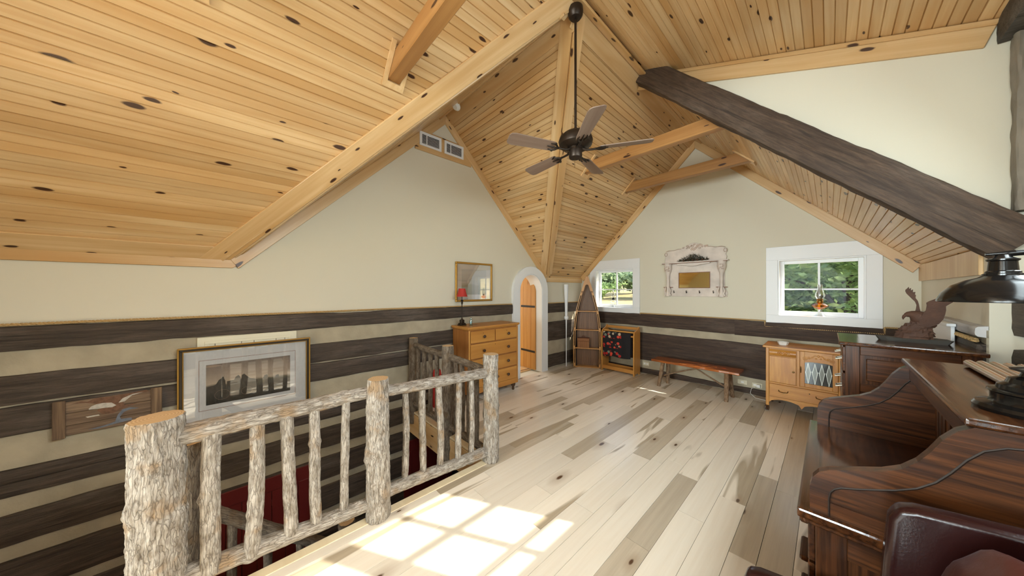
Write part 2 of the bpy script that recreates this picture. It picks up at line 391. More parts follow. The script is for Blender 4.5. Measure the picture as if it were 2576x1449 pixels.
def endgrain():
    m, nt, bs = new_mat('log_end_grain'); vec, r = base_coords(nt, False)
    wv = N(nt, 'ShaderNodeTexWave', wave_type='RINGS', rings_direction='Z', Scale=28.0, Distortion=2.0, Detail=2.0); L(nt, vec, wv.inputs['Vector'])
    L(nt, mix(nt, wv.outputs['Fac'], srgb(186, 148, 104), srgb(208, 176, 134)), bs.inputs['Base Color']); bs.inputs['Roughness'].default_value = 0.6
    return m
M['endgrain'] = endgrain()
OAK = (srgb(196, 138, 64), srgb(168, 108, 44), srgb(130, 80, 32))
DOAK = (srgb(92, 54, 28), srgb(68, 38, 20), srgb(34, 18, 10))
CPINE = (srgb(204, 146, 72), srgb(180, 120, 54), srgb(140, 86, 36))
for ax in ('XZ', 'YZ', 'ZX', 'XY', 'YX', 'ZY'):
    M['oak'+ax] = wood('golden_oak_'+ax, ax, *OAK, rough=0.36, grain=(5.0, 70), var=0.04, streak=0.6)
    M['doak'+ax] = wood('dark_oak_'+ax, ax, *DOAK, rough=0.3, grain=(2.4, 60), var=0.04, streak=0.85, spec=0.3)
    M['cp'+ax] = wood('chest_pine_'+ax, ax, *CPINE, knots=srgb(96, 54, 24), kd=(1.6, 3.0), rough=0.36, var=0.05)
M['dtop'] = wood('dark_oak_polished', 'YX', *DOAK, rough=0.13, grain=(2.4, 60), var=0.02, streak=0.8, spec=0.6)
M['cpbody'] = wood('chest_side_pine', 'ZX', srgb(168, 112, 58), srgb(144, 90, 42), srgb(110, 66, 30), rough=0.4, var=0.03)
M['boat'] = wood('boat_gunwale', 'ZX', srgb(206, 154, 92), srgb(182, 126, 66), srgb(140, 90, 44), rough=0.4, var=0.04)
M['boatback'] = wood('boat_back_boards', 'ZX', srgb(132, 96, 68), srgb(106, 74, 50), srgb(80, 54, 36), rough=0.5, var=0.06, grain=(1.5, 40))
M['hull'] = plain('hull_navy', srgb(44, 46, 52), 0.5)
M['door'] = wood('door_pine', 'ZY', srgb(214, 162, 90), srgb(186, 130, 62), srgb(150, 96, 40), knots=srgb(110, 64, 28), kd=(1.2, 3.2), rough=0.4, var=0.06)
M['brassdark'] = plain('aged_brass', srgb(120, 96, 60), 0.35, 1.0)
M['groove'] = plain('dark_groove', srgb(30, 17, 10), 0.5)
M['knob'] = plain('dark_turned_knob', srgb(74, 52, 38), 0.25)
M['bronze'] = plain('oil_bronze', srgb(62, 52, 44), 0.38, 0.75, bump=0.1)
M['black'] = plain('black_enamel', srgb(24, 22, 21), 0.16, 0.35)
M['iron'] = plain('blackened_iron', srgb(40, 36, 32), 0.5, 0.5)
M['gold'] = plain('gilt_frame', srgb(180, 138, 66), 0.35, 0.55, bump=0.1)
M['goldd'] = plain('dark_frame_band', srgb(52, 42, 30), 0.3)
M['mat'] = plain('mat_board', srgb(206, 206, 206), 0.7)
M['matline'] = plain('mat_line', srgb(140, 96, 70), 0.7)
M['blade'] = wood('fan_blade_wood', 'XY', srgb(150, 128, 112), srgb(128, 104, 88), srgb(100, 78, 64), rough=0.5, grain=(1.2, 40), var=0.03)
M['redshade'] = plain('red_lampshade', srgb(176, 44, 34), 0.7)
M['leather'] = plain('oxblood_leather', srgb(38, 15, 14), 0.22, spec=0.35, bump=0.08, bscale=160)
M['leather2'] = plain('brown_leather', srgb(70, 32, 27), 0.38, bump=0.5, bscale=22, mottle=0.25)
M['rope'] = plain('manila_rope', srgb(186, 154, 104), 0.85)
M['rust'] = plain('rusted_carving', srgb(84, 54, 38), 0.75, bump=0.6, bscale=90, mottle=0.35)
M['slate'] = plain('slate_base', srgb(72, 68, 62), 0.7, bump=0.8, bscale=40)
M['plastic'] = plain('white_plastic', srgb(230, 228, 222), 0.35)
M['almond'] = plain('almond_plate', srgb(206, 196, 170), 0.4)
M['panelcream'] = plain('cream_panel_enamel', srgb(222, 216, 192), 0.4)
M['wicker'] = plain('wicker', srgb(172, 124, 78), 0.7, bump=0.4, bscale=80)
M['wickerd'] = plain('wicker_dark', srgb(112, 62, 42), 0.7)
M['chippy'] = plain('chipped_white_paint', srgb(226, 212, 200), 0.6, bump=0.25, bscale=50, mottle=0.22)
M['chippyd'] = plain('chipped_paint_scrolls', srgb(204, 180, 162), 0.6, mottle=0.35, bscale=160)
M['worn'] = plain('worn_edge', srgb(134, 92, 70), 0.7)
M['pinegreen'] = plain('evergreen', srgb(52, 48, 26), 0.8)
M['stone'] = plain('grey_stone', srgb(146, 136, 122), 0.85, bump=0.8, bscale=30, mottle=0.3)
M['litlog'] = plain('log_grazing_light', srgb(206, 202, 200), 0.6, bump=0.6, bscale=18, mottle=0.35)  # whitened colour stands for grazing light on the log top
def glass(name, tint=(1, 1, 1, 1), gl=0.08, rough=0.02):
    m = bpy.data.materials.new(name); m.use_nodes = True; nt = m.node_tree; nt.nodes.clear()
    o = nt.nodes.new('ShaderNodeOutputMaterial'); t = nt.nodes.new('ShaderNodeBsdfTransparent'); g = nt.nodes.new('ShaderNodeBsdfGlossy'); x = nt.nodes.new('ShaderNodeMixShader')
    t.inputs[0].default_value = tint; g.inputs['Roughness'].default_value = rough; g.inputs['Color'].default_value = (1, 1, 1, 1)
    x.inputs[0].default_value = gl; L(nt, t.outputs[0], x.inputs[1]); L(nt, g.outputs[0], x.inputs[2]); L(nt, x.outputs[0], o.inputs[0])
    return m
M['glass'] = glass('window_glass', (0.97, 0.99, 0.98, 1), 0.0015)
M['picglass'] = glass('picture_glass', (1, 1, 1, 1), 0.10)
M['picglass2'] = glass('picture_glass_shiny', (1, 1, 1, 1), 0.22)
M['lampglass'] = glass('lamp_glass', (0.93, 0.95, 0.95, 1), 0.14, 0.05)
M['amber'] = glass('amber_oil', (0.95, 0.50, 0.06, 1), 0.10, 0.05)
M['blueglass'] = glass('blue_glass', (0.55, 0.78, 0.85, 1), 0.25, 0.05)
M['leaded'] = plain('leaded_glass', srgb(128, 130, 122), 0.12)
M['leadedd'] = plain('leaded_glass_dark', srgb(62, 60, 56), 0.1)
M['lead'] = plain('lead_came', srgb(186, 182, 170), 0.35, 0.8)
M['mirror'] = plain('old_mirror', srgb(224, 206, 150), 0.05, 1.0)
# ---------------------------------------------------------------- structure helpers
def frame_obj(name, mb, mats, O, U, Vv, Nn, parent=None, **k):
    o = mb.build(name, mats, parent, **k)
    U = V(U).normalized(); Nn = V(Nn).normalized(); Vv = Nn.cross(U)
    m = Matrix((( U.x, Vv.x, Nn.x, O[0]), (U.y, Vv.y, Nn.y, O[1]), (U.z, Vv.z, Nn.z, O[2]), (0, 0, 0, 1)))
    o.matrix_basis = m
    return o
def plank_obj(name, O, U, Vd, Nn, Ln, wd, th, mat, parent=None, bevel=0.003, cut0=0.0, cut1=0.0):
    """board: origin corner O, length along U, width towards Vd, thickness towards Nn; cut0/cut1 shift the ends of the far edge"""
    U = V(U).normalized(); Nn = V(Nn).normalized(); Vl = Nn.cross(U); s = 1 if Vl.dot(V(Vd)) > 0 else -1
    mb = MB(); pts = [(0, 0), (Ln, 0), (Ln + cut1, s*wd), (cut0, s*wd)]
    mb.prism(pts, (0,0,0), (1,0,0), (0,1,0), (0,0,1), 0, th)
    return frame_obj(name, mb, mat, O, U, Vl, Nn, parent, bevel=bevel)
TRIM = [0]
def trim(*a, **k):
    TRIM[0] += 1
    o = plank_obj('trim_%d' % TRIM[0], *a, **k); return struct(o)
def clip(poly, a, b, c):           # keep a*x+b*y<=c
    out = []
    for i in range(len(poly)):
        p, q = poly[i], poly[(i+1) % len(poly)]; fp = a*p[0]+b*p[1]-c; fq = a*q[0]+b*q[1]-c
        if fp <= 0: out.append(p)
        if (fp < 0 < fq) or (fq < 0 < fp):
            t = fp/(fp-fq); out.append((p[0]+(q[0]-p[0])*t, p[1]+(q[1]-p[1])*t))
    return out
def strip_wall(name, mat, axis, front, back, cols):
    """cols: list of (u0,u1,[(lo0,lo1,hi0,hi1),...]) solid columns"""
    mb = MB()
    for (u0, u1, segs) in cols:
        for (l0, l1, h0, h1) in segs:
            q = []
            for d in (front, back):
                for (u, z) in ((u0, l0), (u1, l1), (u1, h1), (u0, h0)):
                    q.append((d, u, z) if axis == 'y' else (u, d, z))
            mb.add(q, [(0,1,2,3), (7,6,5,4), (0,4,5,1), (1,5,6,2), (2,6,7,3), (3,7,4,0)])
    return struct(mb.build(name, mat))

# ---------------------------------------------------------------- floor
fl = struct(MB().box(XS, XD+0.1, YB-0.1, YS, -0.20, -0.022).box(XL-0.1, XD+0.1, YS, YF+0.1, -0.20, -0.022).box(XL-0.1, XS, YB-0.1, -1.7, -0.20, -0.022).build('floor', M['lowerfloor']))
rnd = random.Random(3); xq = XL + 0.02
while xq < XD - 0.02:
    wq = rnd.choice((0.10, 0.13, 0.15, 0.165))
    if xq < XS - 0.001 and xq + wq > XS + 0.055: wq = XS + 0.058 - xq
    ylo = YS + 0.05 if xq + wq <= XS + 0.06 else YB
    y = ylo - rnd.uniform(0, 1.2)
    if ylo < -2: y = -3.0 - rnd.uniform(0, 1.2); plank_obj('plank', (xq + 0.0012, YB, -0.02), (0, 1, 0), (1, 0, 0), (0, 0, 1), y - YB - 0.002, min(wq, XD - xq) - 0.0024, 0.02, M['floor'], fl, bevel=0)
    while y < YF:
        ln = rnd.uniform(0.9, 2.6); a = max(y, ylo); b = min(y + ln, YF); y += ln
        if b - a < 0.05: continue
        plank_obj('plank', (xq + 0.0012, a + 0.001, -0.02), (0, 1, 0), (1, 0, 0), (0, 0, 1), b - a - 0.002, min(wq, XD - xq) - 0.0024, 0.02 + rnd.uniform(-0.0006, 0.0006), M['floor'], fl, bevel=0)
    xq += wq
nos = plank_obj('edge_board', (XS - 0.02, -1.7, -0.018), (0, 1, 0), (1, 0, 0), (0, 0, 1), YS + 1.7 + 0.045, 0.075, 0.022, M['nosing'], fl, bevel=0.004)
plank_obj('edge_board', (XL + 0.02, YS - 0.02, -0.018), (1, 0, 0), (0, 1, 0), (0, 0, 1), XS - XL - 0.04, 0.07, 0.022, M['nosing'], fl, bevel=0.004)
plank_obj('fascia', (XL + 0.02, YS, -0.30), (1, 0, 0), (0, 0, 1), (0, -1, 0), XS - XL - 0.02, 0.275, 0.02, M['trimX'], fl)
plank_obj('fascia', (XS, -1.7, -0.30), (0, 1, 0), (0, 0, 1), (-1, 0, 0), YS + 1.7, 0.275, 0.02, M['trimX'], fl)
struct(MB().box(XL-0.1, XD+0.1, YB-0.1, YF+0.1, ZLOW-0.1, ZLOW).build('floor', M['lowerfloor']))

# ---------------------------------------------------------------- ceilings of bead board
BW = 0.126
def ceiling(O, U, Vv, vmax, ur, off=0.0):
    O = V(O); U = V(U).normalized(); Vv = V(Vv).normalized(); Nn = U.cross(Vv)
    u00, u01 = ur(0.0); u10, u11 = ur(vmax)
    mb = MB().prism([(u00, -0.08), (u01, -0.08), (u11, vmax + 0.05), (u10, vmax + 0.05)], (0,0,0), (1,0,0), (0,1,0), (0,0,1), -0.14, -0.016)
    c = struct(frame_obj('ceiling', mb, M['trimX'], O, U, Vv, Nn))
    v = -off; g = 0.0042
    while v < vmax:
        a, b = max(v, 0), min(v + BW, vmax); v += BW
        if b - a < 0.02: continue
        (p0, p1), (q0, q1) = ur(a), ur(b)
        if (p1 - p0) + (q1 - q0) < 0.06: continue
        wv = b - a; m_ = wv/2
        prof = [(0, -0.014), (0, -0.008), (g, 0), (m_-g, 0), (m_, -0.008), (m_+g, 0), (wv-g, 0), (wv, -0.008), (wv, -0.014)]
        vs = []; fs = []
        for (y, z) in prof:
            t = y / wv; vs.append((p0 + (q0-p0)*t, y, z)); vs.append((p1 + (q1-p1)*t, y, z))
        n = len(prof)
        for i in range(n - 1): fs.append((2*i, 2*i+1, 2*i+3, 2*i+2))
        fs.append(tuple(2*i for i in range(n))); fs.append(tuple(2*i+1 for i in range(n-1, -1, -1)))
        me = MB().add(vs, fs).build('board', M['ceil'], c)
        me.location = (0, a, 0)
    return c
SL = (XRG - XL) * math.sqrt(2)
k2 = math.sqrt(0.5)
ceiling((XL, 0, ZE), (0,1,0), (1,0,1), SL, lambda v: (YB, YV1 + v*k2))                       # near left slope
ceiling((XL, 0, ZE), (0,1,0), (1,0,1), SL, lambda v: (YV2 - v*k2, YF), off=0.05)             # far left slope
ceiling((0, YV2, ZE), (1,0,0), (0,-1,1), SL, lambda v: (XL, XL + v*k2), off=0.03)            # cross gable, far side
ceiling((0, YV1, ZE), (-1,0,0), (0,1,1), SL, lambda v: (-(XL + v*k2), -XL), off=0.03)        # cross gable, near side
XCE = XRG + (ZRG - ZE)
ceiling((XCE, 0, ZE), (0,-1,0), (-1,0,1), SL, lambda v: (-YF, -YC0), off=0.02)               # far right slope
ceiling((XCE, 0, ZE), (0,-1,0), (-1,0,1), SL, lambda v: (1.5, -YB), off=0.02)                # right slope behind the camera
ceiling((XD, 0, ez(XD)), (0,-1,0), (-1,0,ESL), (XD - XRG) * math.sqrt(1 + ESL**2), lambda v: (-YC0, 1.5), off=0.06)   # dormer

# ---------------------------------------------------------------- walls
def arch(y):                       # door opening, left wall
    c, r, zs = 4.075, 0.315, 1.59
    return zs + math.sqrt(max(0, r*r - (y-c)**2)) if abs(y-c) <= r else 0
def roofL(y): return max(ZE, ZRG - abs(y - YG)) if YV1 <= y <= YV2 else ZE
ys = sorted(set([YB, YV1, YG, YV2, YF, 3.76, 4.39] + [3.76 + 0.63*i/24 for i in range(25)] + [YB + i*0.8 for i in range(4)]))
cols = []
for a, b in zip(ys[:-1], ys[1:]):
    if a >= 3.759 and b <= 4.391: cols.append((a, b, [(max(arch(a),1.59), max(arch(b),1.59), roofL(a), roofL(b)), (ZLOW, ZLOW, -0.02, -0.02)]))
    else: cols.append((a, b, [(ZLOW, ZLOW, roofL(a), roofL(b))]))
wall_l = strip_wall('wall_left', M['plaster'], 'y', XL, XL - 0.24, cols)
def log_rows(parent, mat, O, U, Nn, u0, u1, rows, depth, sd):
    for i, (a, b) in enumerate(rows):
        mb = MB().slab((0,0,0), (1,0,0), (0,1,0), (0,0,1), 0, u1-u0, a, b, depth, max(8, int((u1-u0)*14)), 8, 0.004, 0.014, sd + i*3.1)
        o = mb.build('log', mat, parent, smooth=True)
        Uv = V(U); Nv = V(Nn); Vv = V((0,0,1)); P = V(O) + Uv*u0
        o.matrix_basis = Matrix(((Uv.x, Vv.x, Nv.x, P.x), (Uv.y, Vv.y, Nv.y, P.y), (Uv.z, Vv.z, Nv.z, P.z), (0,0,0,1)))
M['logL'] = log_mat('hewn_log', 'XY', srgb(56, 46, 38), srgb(98, 84, 72), srgb(124, 112, 102))
M['logW'] = log_mat('hewn_log_brown', 'XY', srgb(50, 36, 28), srgb(86, 66, 52), srgb(104, 88, 76))
rowsL = [(1.175, 1.345), (0.80, 1.01), (0.595, 0.79), (0.27, 0.365), (0.16, 0.265), (-0.17, 0.055), (-0.52, -0.27), (-0.86, -0.60), (-1.22, -0.95), (-1.6, -1.32), (-2.0, -1.72)]
MB().box(XL, XL+0.012, YB, 3.63, ZLOW, 1.34).build('chinking', M['chink'], wall_l)
MB().box(XL, XL+0.012, 4.57, YF, 0, 1.325).build('chinking', M['chink'], wall_l)
log_rows(wall_l, M['logL'], (XL+0.002, 0, 0), (0,1,0), (1,0,0), YB, 3.62, rowsL, 0.034, 1.0)
log_rows(wall_l, M['logL'], (XL+0.002, 0, 0), (0,1,0), (1,0,0), 4.585, YF, [(1.135, 1.33), (0.575, 0.96), (0.04, 0.295)], 0.034, 50.0)

WIN = [(-3.515, -2.66), (-0.511, 0.32)]; WZ0, WZ1 = 1.237, 2.04
def roofW(x): return ZRG - abs(x - XRG)
xs = [XL-0.24, XL, WIN[0][0], WIN[0][1], XRG, WIN[1][0], WIN[1][1], XCE, XD+0.1]; cols = []
for a, b in zip(xs[:-1], xs[1:]):
    ra, rb = max(roofW(a), ZE), max(roofW(b), ZE)
    if (a, b) in WIN: cols.append((a, b, [(ZLOW, ZLOW, WZ0, WZ0), (WZ1, WZ1, max(ra, WZ1), max(rb, WZ1))]))
    else: cols.append((a, b, [(ZLOW, ZLOW, ra, rb)]))
wall_f = strip_wall('wall_far', M['plaster'], 'x', YF, YF + 0.24, cols)
MB().box(XL, XCE, YF-0.012, YF, 0, 1.12).build('chinking', M['chink'], wall_f)
log_rows(wall_f, M['logW'], (0, YF-0.002, 0), (1,0,0), (0,-1,0), XL, -1.02, [(0.90, 1.145)], 0.036, 70.0)
log_rows(wall_f, M['logW'], (0, YF-0.002, 0), (1,0,0), (0,-1,0), -1.02, XCE, [(0.89, 1.135)], 0.033, 75.0)
log_rows(wall_f, M['logW'], (0, YF-0.002, 0), (1,0,0), (0,-1,0), XL, XCE, [(0.25, 0.78), (0.0, 0.095)], 0.036, 80.0)

# knee wall and dormer wall on the right
wall_r = strip_wall('wall_right', M['plaster'], 'y', XCE, XCE + 0.2, [(YC0 + 0.1, YF, [(0, 0, ZE, ZE)]), (YB, -1.5, [(0, 0, ZE, ZE)])])
log_rows(wall_r, M['logL'], (XCE-0.002, 0, 0), (0,-1,0), (-1,0,0), -(YF-0.04), -YC0, [(0.98, 1.24), (0.45, 0.9), (0.05, 0.36)], 0.05, 90.0)
log_rows(wall_r, M['litlog'], (XCE-0.002, 0, 0), (0,-1,0), (-1,0,0), -(YF-0.04), -YC0, [(1.275, 1.36)], 0.05, 97.0)  # thin top log coloured white in place of grazing light
MB().box(XCE-0.01, XCE, YC0, YF, 0, 1.33).build('chinking', M['chink'], wall_r)
DW = [(-0.30, 0.48), (0.53, 1.31), (1.36, 2.14), (2.19, 2.97)]; DZ0, DZ1 = 1.977, 2.955
cols = []; yq = -1.5
for (a, b) in DW:
    cols.append((yq, a, [(0, 0, ez(XD), ez(XD))])); cols.append((a, b, [(0, 0, DZ0, DZ0), (DZ1, DZ1, ez(XD), ez(XD))])); yq = b
cols.append((yq, YC0 + 0.1, [(0, 0, ez(XD), ez(XD))]))
wall_d = strip_wall('wall_dormer', M['plaster'], 'y', XD, XD + 0.12, cols)
struct(wall_d)
log_rows(wall_d, M['logL'], (XD-0.002, 0, 0), (0,-1,0), (-1,0,0), -YC0, 1.5, [(1.3, 1.6), (0.9, 1.22), (0.45, 0.82), (0.05, 0.36)], 0.05, 110.0)
def cheek(y0, y1, name):
    xq = [XRG, -1.0, -0.4, 0.2, XCE - 0.02, XCE, XD + 0.12]; cs = []
    for a, b in zip(xq[:-1], xq[1:]):
        la = (ZRG - abs(a-XRG)) if a < XCE - 0.001 else 0; lb = (ZRG - abs(b-XRG)) if b < XCE + 0.001 else 0
        if a >= XCE - 0.001: la = lb = 0
        cs.append((a, b, [(la, lb, ez(a), ez(b))]))
    return strip_wall(name, M['plaster'], 'x', y0, y1, cs)
cheek(YC0, YC0 + 0.1, 'wall_cheek'); cheek(-1.6, -1.5, 'wall_cheek')
# unseen end wall set far back, with two tall windows added for light
BWN = [(-3.7, -1.7), (-1.45, 0.55)]
xs = [XL-0.24, XL, -3.7, -1.7, XRG, -1.45, 0.55, XCE, XD+0.1]; cols = []
for a, b in zip(xs[:-1], xs[1:]):
    ra, rb = max(roofW(a), ZE), max(roofW(b), ZE)
    if (a, b) in BWN: cols.append((a, b, [(ZLOW, ZLOW, 0.75, 0.75), (2.2, 2.2, max(ra, 2.25), max(rb, 2.25))]))
    else: cols.append((a, b, [(ZLOW, ZLOW, ra, rb)]))
wall_b = strip_wall('wall_back', M['plaster'], 'x', YB, YB - 0.2, cols)
struct(MB().prism([(XL, ZLOW), (-2.25, ZLOW), (-2.25, ZE + 1.63), (XL, ZE)], (0,0,0), (1,0,0), (0,0,1), (0,1,0), -1.95, -1.83).build('wall_light_block', M['plaster']))  # unseen wall added to keep end-window light off the near left wall
MB().box(XL, XCE, YB, YB + 0.03, 0, 0.7).build('wainscot', M['logW'], wall_b)
struct(MB().box(XD, XD+0.12, YB, YF, ZLOW, -0.2).build('wall_lower', M['chink']))

# ---------------------------------------------------------------- windows
WN = [0]
def window(u0, u1, z0, z1, axis, face, inn, depth, muntu, muntz, casing, cl=None, sash=0.06, mw=0.011):
    """axis: 'x' wall runs along x. face = wall face, inn = +1/-1 direction from the face into the room"""
    WN[0] += 1
    def bx(mb, a0, a1, d0, d1, b0, b1):
        d0, d1 = sorted((face + inn*d0, face + inn*d1))
        if axis == 'x': mb.box(a0, a1, d0, d1, b0, b1)
        else: mb.box(d0, d1, a0, a1, b0, b1)
        return mb
    lining = MB()
    for a in ((u0+0.001, u0+0.016, z0, z1), (u1-0.016, u1-0.001, z0, z1), (u0+0.016, u1-0.016, z1-0.016, z1-0.001)): bx(lining, a[0], a[1], -depth, 0.012, a[2], a[3])
    bx(lining, u0+0.001, u1-0.001, -depth, 0.012, z0-0.012, z0+0.002)
    root = struct(lining.build('window_%d' % WN[0], M['white']))
    U = (1,0,0) if axis == 'x' else (0,1,0); Nn = (0,inn,0) if axis == 'x' else (inn,0,0); O = (0,face,0) if axis == 'x' else (face,0,0)
    if casing:
        s, t, b = casing
        for poly in ([(u0-s, z1), (u1+s, z1), (u1+s, z1+t), (u0-s, z1+t)], [(u0-s, z0-b), (u1+s, z0-b), (u1+s, z0), (u0-s, z0)], [(u0-s, z0), (u0, z0), (u0, z1), (u0-s, z1)], [(u1, z0), (u1+s, z0), (u1+s, z1), (u1, z1)]):
            for c in (cl or []): poly = clip(poly, *c)
            MB().prism(poly, O, U, (0,0,1), Nn, 0.001, 0.024).build('casing', M['white'], root, bevel=0.003)
    d0, d1 = -depth*0.62, -depth*0.62 - 0.035; fr = MB()
    for a in ((u0, u0+sash, z0, z1), (u1-sash, u1, z0, z1), (u0+sash, u1-sash, z0, z0+sash), (u0+sash, u1-sash, z1-sash, z1)): bx(fr, a[0], a[1], d0, d1, a[2], a[3])
    sh = fr.build('sash', M['white'], root, bevel=0.003)
    us = [u0+sash] + muntu + [u1-sash]; zs = [z0+sash] + muntz + [z1-sash]
    for m in muntu: bx(MB(), m-mw, m+mw, d0-0.004, d1, z0+sash, z1-sash).build('muntin', M['white'], sh)
    for m in muntz: bx(MB(), u0+sash, u1-sash, d0-0.006, d1+0.002, m-mw, m+mw).build('muntin', M['white'], sh)
    for i in range(len(us)-1):
        for j in range(len(zs)-1):
            bx(MB(), us[i], us[i+1], d0-0.015, d0-0.019, zs[j], zs[j+1]).build('pane', M['glass'], sh)
    return root
RK = 0.15                                                     # rake board height
clr = [(1, 1, XRG + ZRG - RK), (-1, 1, -XRG + ZRG - RK)]      # x+z<=..., -x+z<=...
window(*WIN[0], WZ0, WZ1, 'x', YF, -1, 0.20, [(WIN[0][0]+WIN[0][1])/2], [1.613], (0.13, 0.19, 0.165), clr)
window(*WIN[1], WZ0, WZ1, 'x', YF, -1, 0.20, [(WIN[1][0]+WIN[1][1])/2], [1.613], (0.13, 0.19, 0.165), clr)
for (a, b) in DW: window(a, b, DZ0, DZ1, 'y', XD, -1, 0.10, [(a+b)/2], [2.196, 2.558], (0.05, 0.08, 0.08), None, sash=0.035, mw=0.021)
for (a, b) in BWN: window(a, b, 0.75, 2.2, 'x', YB, 1, 0.18, [(a+b)/2], [1.48], (0.09, 0.12, 0.12))  # unseen end-wall windows, added to let light in

# ---------------------------------------------------------------- arched door to the next room
def archpts(r, zs, n=28, c=4.075): return [(c + r*math.cos(math.pi*i/n), zs + r*math.sin(math.pi*i/n)) for i in range(n+1)]
ro, ri = 0.47, 0.315
outer = [(4.075+ro, 0)] + archpts(ro, 1.575) + [(4.075-ro, 0)]; inner = [(4.075+ri, 0)] + archpts(ri, 1.59) + [(4.075-ri, 0)]
door = struct(MB().band(outer, inner, (XL, 0, 0), (0,1,0), (0,0,1), (1,0,0), 0.001, 0.055).build('door_1', M['white']))
inner2 = [(4.075+ri-0.02, 0)] + archpts(ri-0.02, 1.59) + [(4.075-ri+0.02, 0)]
inner = [(y*1.0 + (0.002 if y < 4.075 else -0.002), z - (0.002 if z > 0 else 0)) for (y, z) in inner]
MB().band(inner, inner2, (XL, 0, 0), (0,1,0), (0,0,1), (1,0,0), -0.245, 0.05).build('jamb_lining', M['white'], door)
# leaf of planks, swung open into the next room, hinged on the far jamb
leaf = thing('door_leaf', 'arched plank door standing open into the next room', 'door', (XL - 0.10, 4.374, 0), R(176))
dw_ = 0.60
def lw(x):     # leaf top following the arch
    return 1.575 + math.sqrt(max(0.0, 0.30**2 - (x - 0.30)**2))
for i in range(5):
    a, b = i*0.12, i*0.12 + 0.118
    pts = [(a, 0.012), (b, 0.012)] + [(b + (a-b)*q/6, lw(b + (a-b)*q/6)) for q in range(7)]
    MB().prism(pts, (0,0,0), (1,0,0), (0,0,1), (0,1,0), 0, 0.035).build('plank', M['door'], leaf, bevel=0.003)
for zz in (0.35, 1.25): boxpart('strap_hinge', M['iron'], leaf, 0.0, 0.42, 0.036, 0.042, zz, zz+0.04, 0.002)
# next room
struct(MB().box(-6.6, XL-0.24, 3.0, 5.6, -0.05, 0).build('floor', M['trimXZ']))
struct(strip_wall('wall_next', M['creamwall'], 'x', 5.6, 5.7, [(-6.6, XL-0.24, [(0, 0, 2.6, 2.6)])]))
struct(strip_wall('wall_next', M['creamwall'], 'x', 2.9, 3.0, [(-6.6, XL-0.24, [(0, 0, 2.6, 2.6)])]))
struct(strip_wall('wall_next', M['creamwall'], 'y', -6.6, -6.7, [(2.9, 3.7, [(0,0,2.6,2.6)]), (3.7, 5.0, [(0,0,0.8,0.8), (2.1,2.1,2.6,2.6)]), (5.0, 5.7, [(0,0,2.6,2.6)])]))
struct(MB().box(-6.7, XL-0.1, 2.9, 5.7, 2.6, 2.7).build('ceiling', M['creamwall']))
area_light('window_fill_lamp', (-6.5, 4.35, 1.5), (1, 0, 0), 1.2, 1.2, 30)  # area lamp added at the unseen opening to light the next room

# ---------------------------------------------------------------- trims
d3 = V((1, 1, 1)).normalized(); d3b = V((1, -1, 1)).normalized(); VL = (XRG-XL)*math.sqrt(3)
NA, NGL, NGR = V((1,0,-1)).normalized(), V((0,1,-1)).normalized(), V((0,-1,-1)).normalized()
P1 = V((XL, YV1, ZE)); P2 = V((XL, YV2, ZE)); PR = V((XRG, YG, ZRG))
def inplane(d, n, toward):
    e = n.cross(d).normalized(); return e if e.dot(V(toward)) > 0 else -e
e = inplane(d3, NA, (0,-1,0)); trim(P1, d3, e, NA, VL, 0.17, 0.022, M['trimX'], cut0=-0.24, cut1=-0.12)
e = inplane(d3, NGL, (-1,0,0)); trim(P1 + NGL*0.0, d3, e, NGL, VL, 0.14, 0.022, M['trimX'], cut1=-0.1)
e = inplane(d3b, NGR, (-1,0,0)); trim(P2, d3b, e, NGR, VL, 0.13, 0.022, M['trimX'], cut1=-0.1)
e = inplane(d3b, NA, (0,1,0)); trim(P2, d3b, e, NA, VL, 0.12, 0.022, M['trimX'], cut1=-0.1)
# ridge boards
trim((XL, YG, ZRG), (1,0,0), (0,1,-1), NGR, XRG - XL, 0.16, 0.02, M['trimX'], cut1=-0.05)
trim((XL, YG, ZRG), (1,0,0), (0,-1,-1), NGL, XRG - XL, 0.16, 0.02, M['trimX'], cut1=-0.05)
NC = V((-1,0,-1)).normalized(); NE = V((-ESL,0,-1)).normalized()
trim((XRG, YG, ZRG), (0,1,0), (-1,0,-1), NA, YF - YG, 0.15, 0.02, M['trimX'], cut0=0.05)
trim((XRG, YC0, ZRG), (0,1,0), (1,0,-1), NC, YF - YC0, 0.15, 0.02, M['trimX'])
trim((XRG, YB, ZRG), (0,1,0), (-1,0,-1), NA, YG - YB, 0.15, 0.02, M['trimX'], cut1=-0.05)
trim((XRG, -1.5, ez(XRG) - 0.028), (0,1,0), (1,0,-ESL), NE, YC0 + 1.5, 0.10, 0.02, M['trimX'])
# eave and rake boards, left wall
trim((XL, YB, ZE - 0.085), (0,1,0), (0,0,1), (1,0,0), YV1 - YB + 0.02, 0.08, 0.02, M['trimX'], cut1=0.10)
trim((XL, YB, ZE), (0,1,0), (1,0,1), NA, YV1 - YB, 0.15, 0.02, M['trimX'], cut1=0.1)
LG = (YG - YV1)*math.sqrt(2)
trim((XL, YV1, ZE), (0,1,1), (0,1,-1), (1,0,0), LG, 0.105, 0.024, M['trimX'], cut0=-0.02, cut1=-0.105)
trim((XL, YG, ZRG), (0,1,-1), (0,-1,-1), (1,0,0), LG, 0.105, 0.024, M['trimX'], cut0=0.105, cut1=0.02)
trim((XL, YV2, ZE - 0.13), (0,1,0), (0,0,1), (1,0,0), YF - YV2, 0.125, 0.02, M['trimX'])
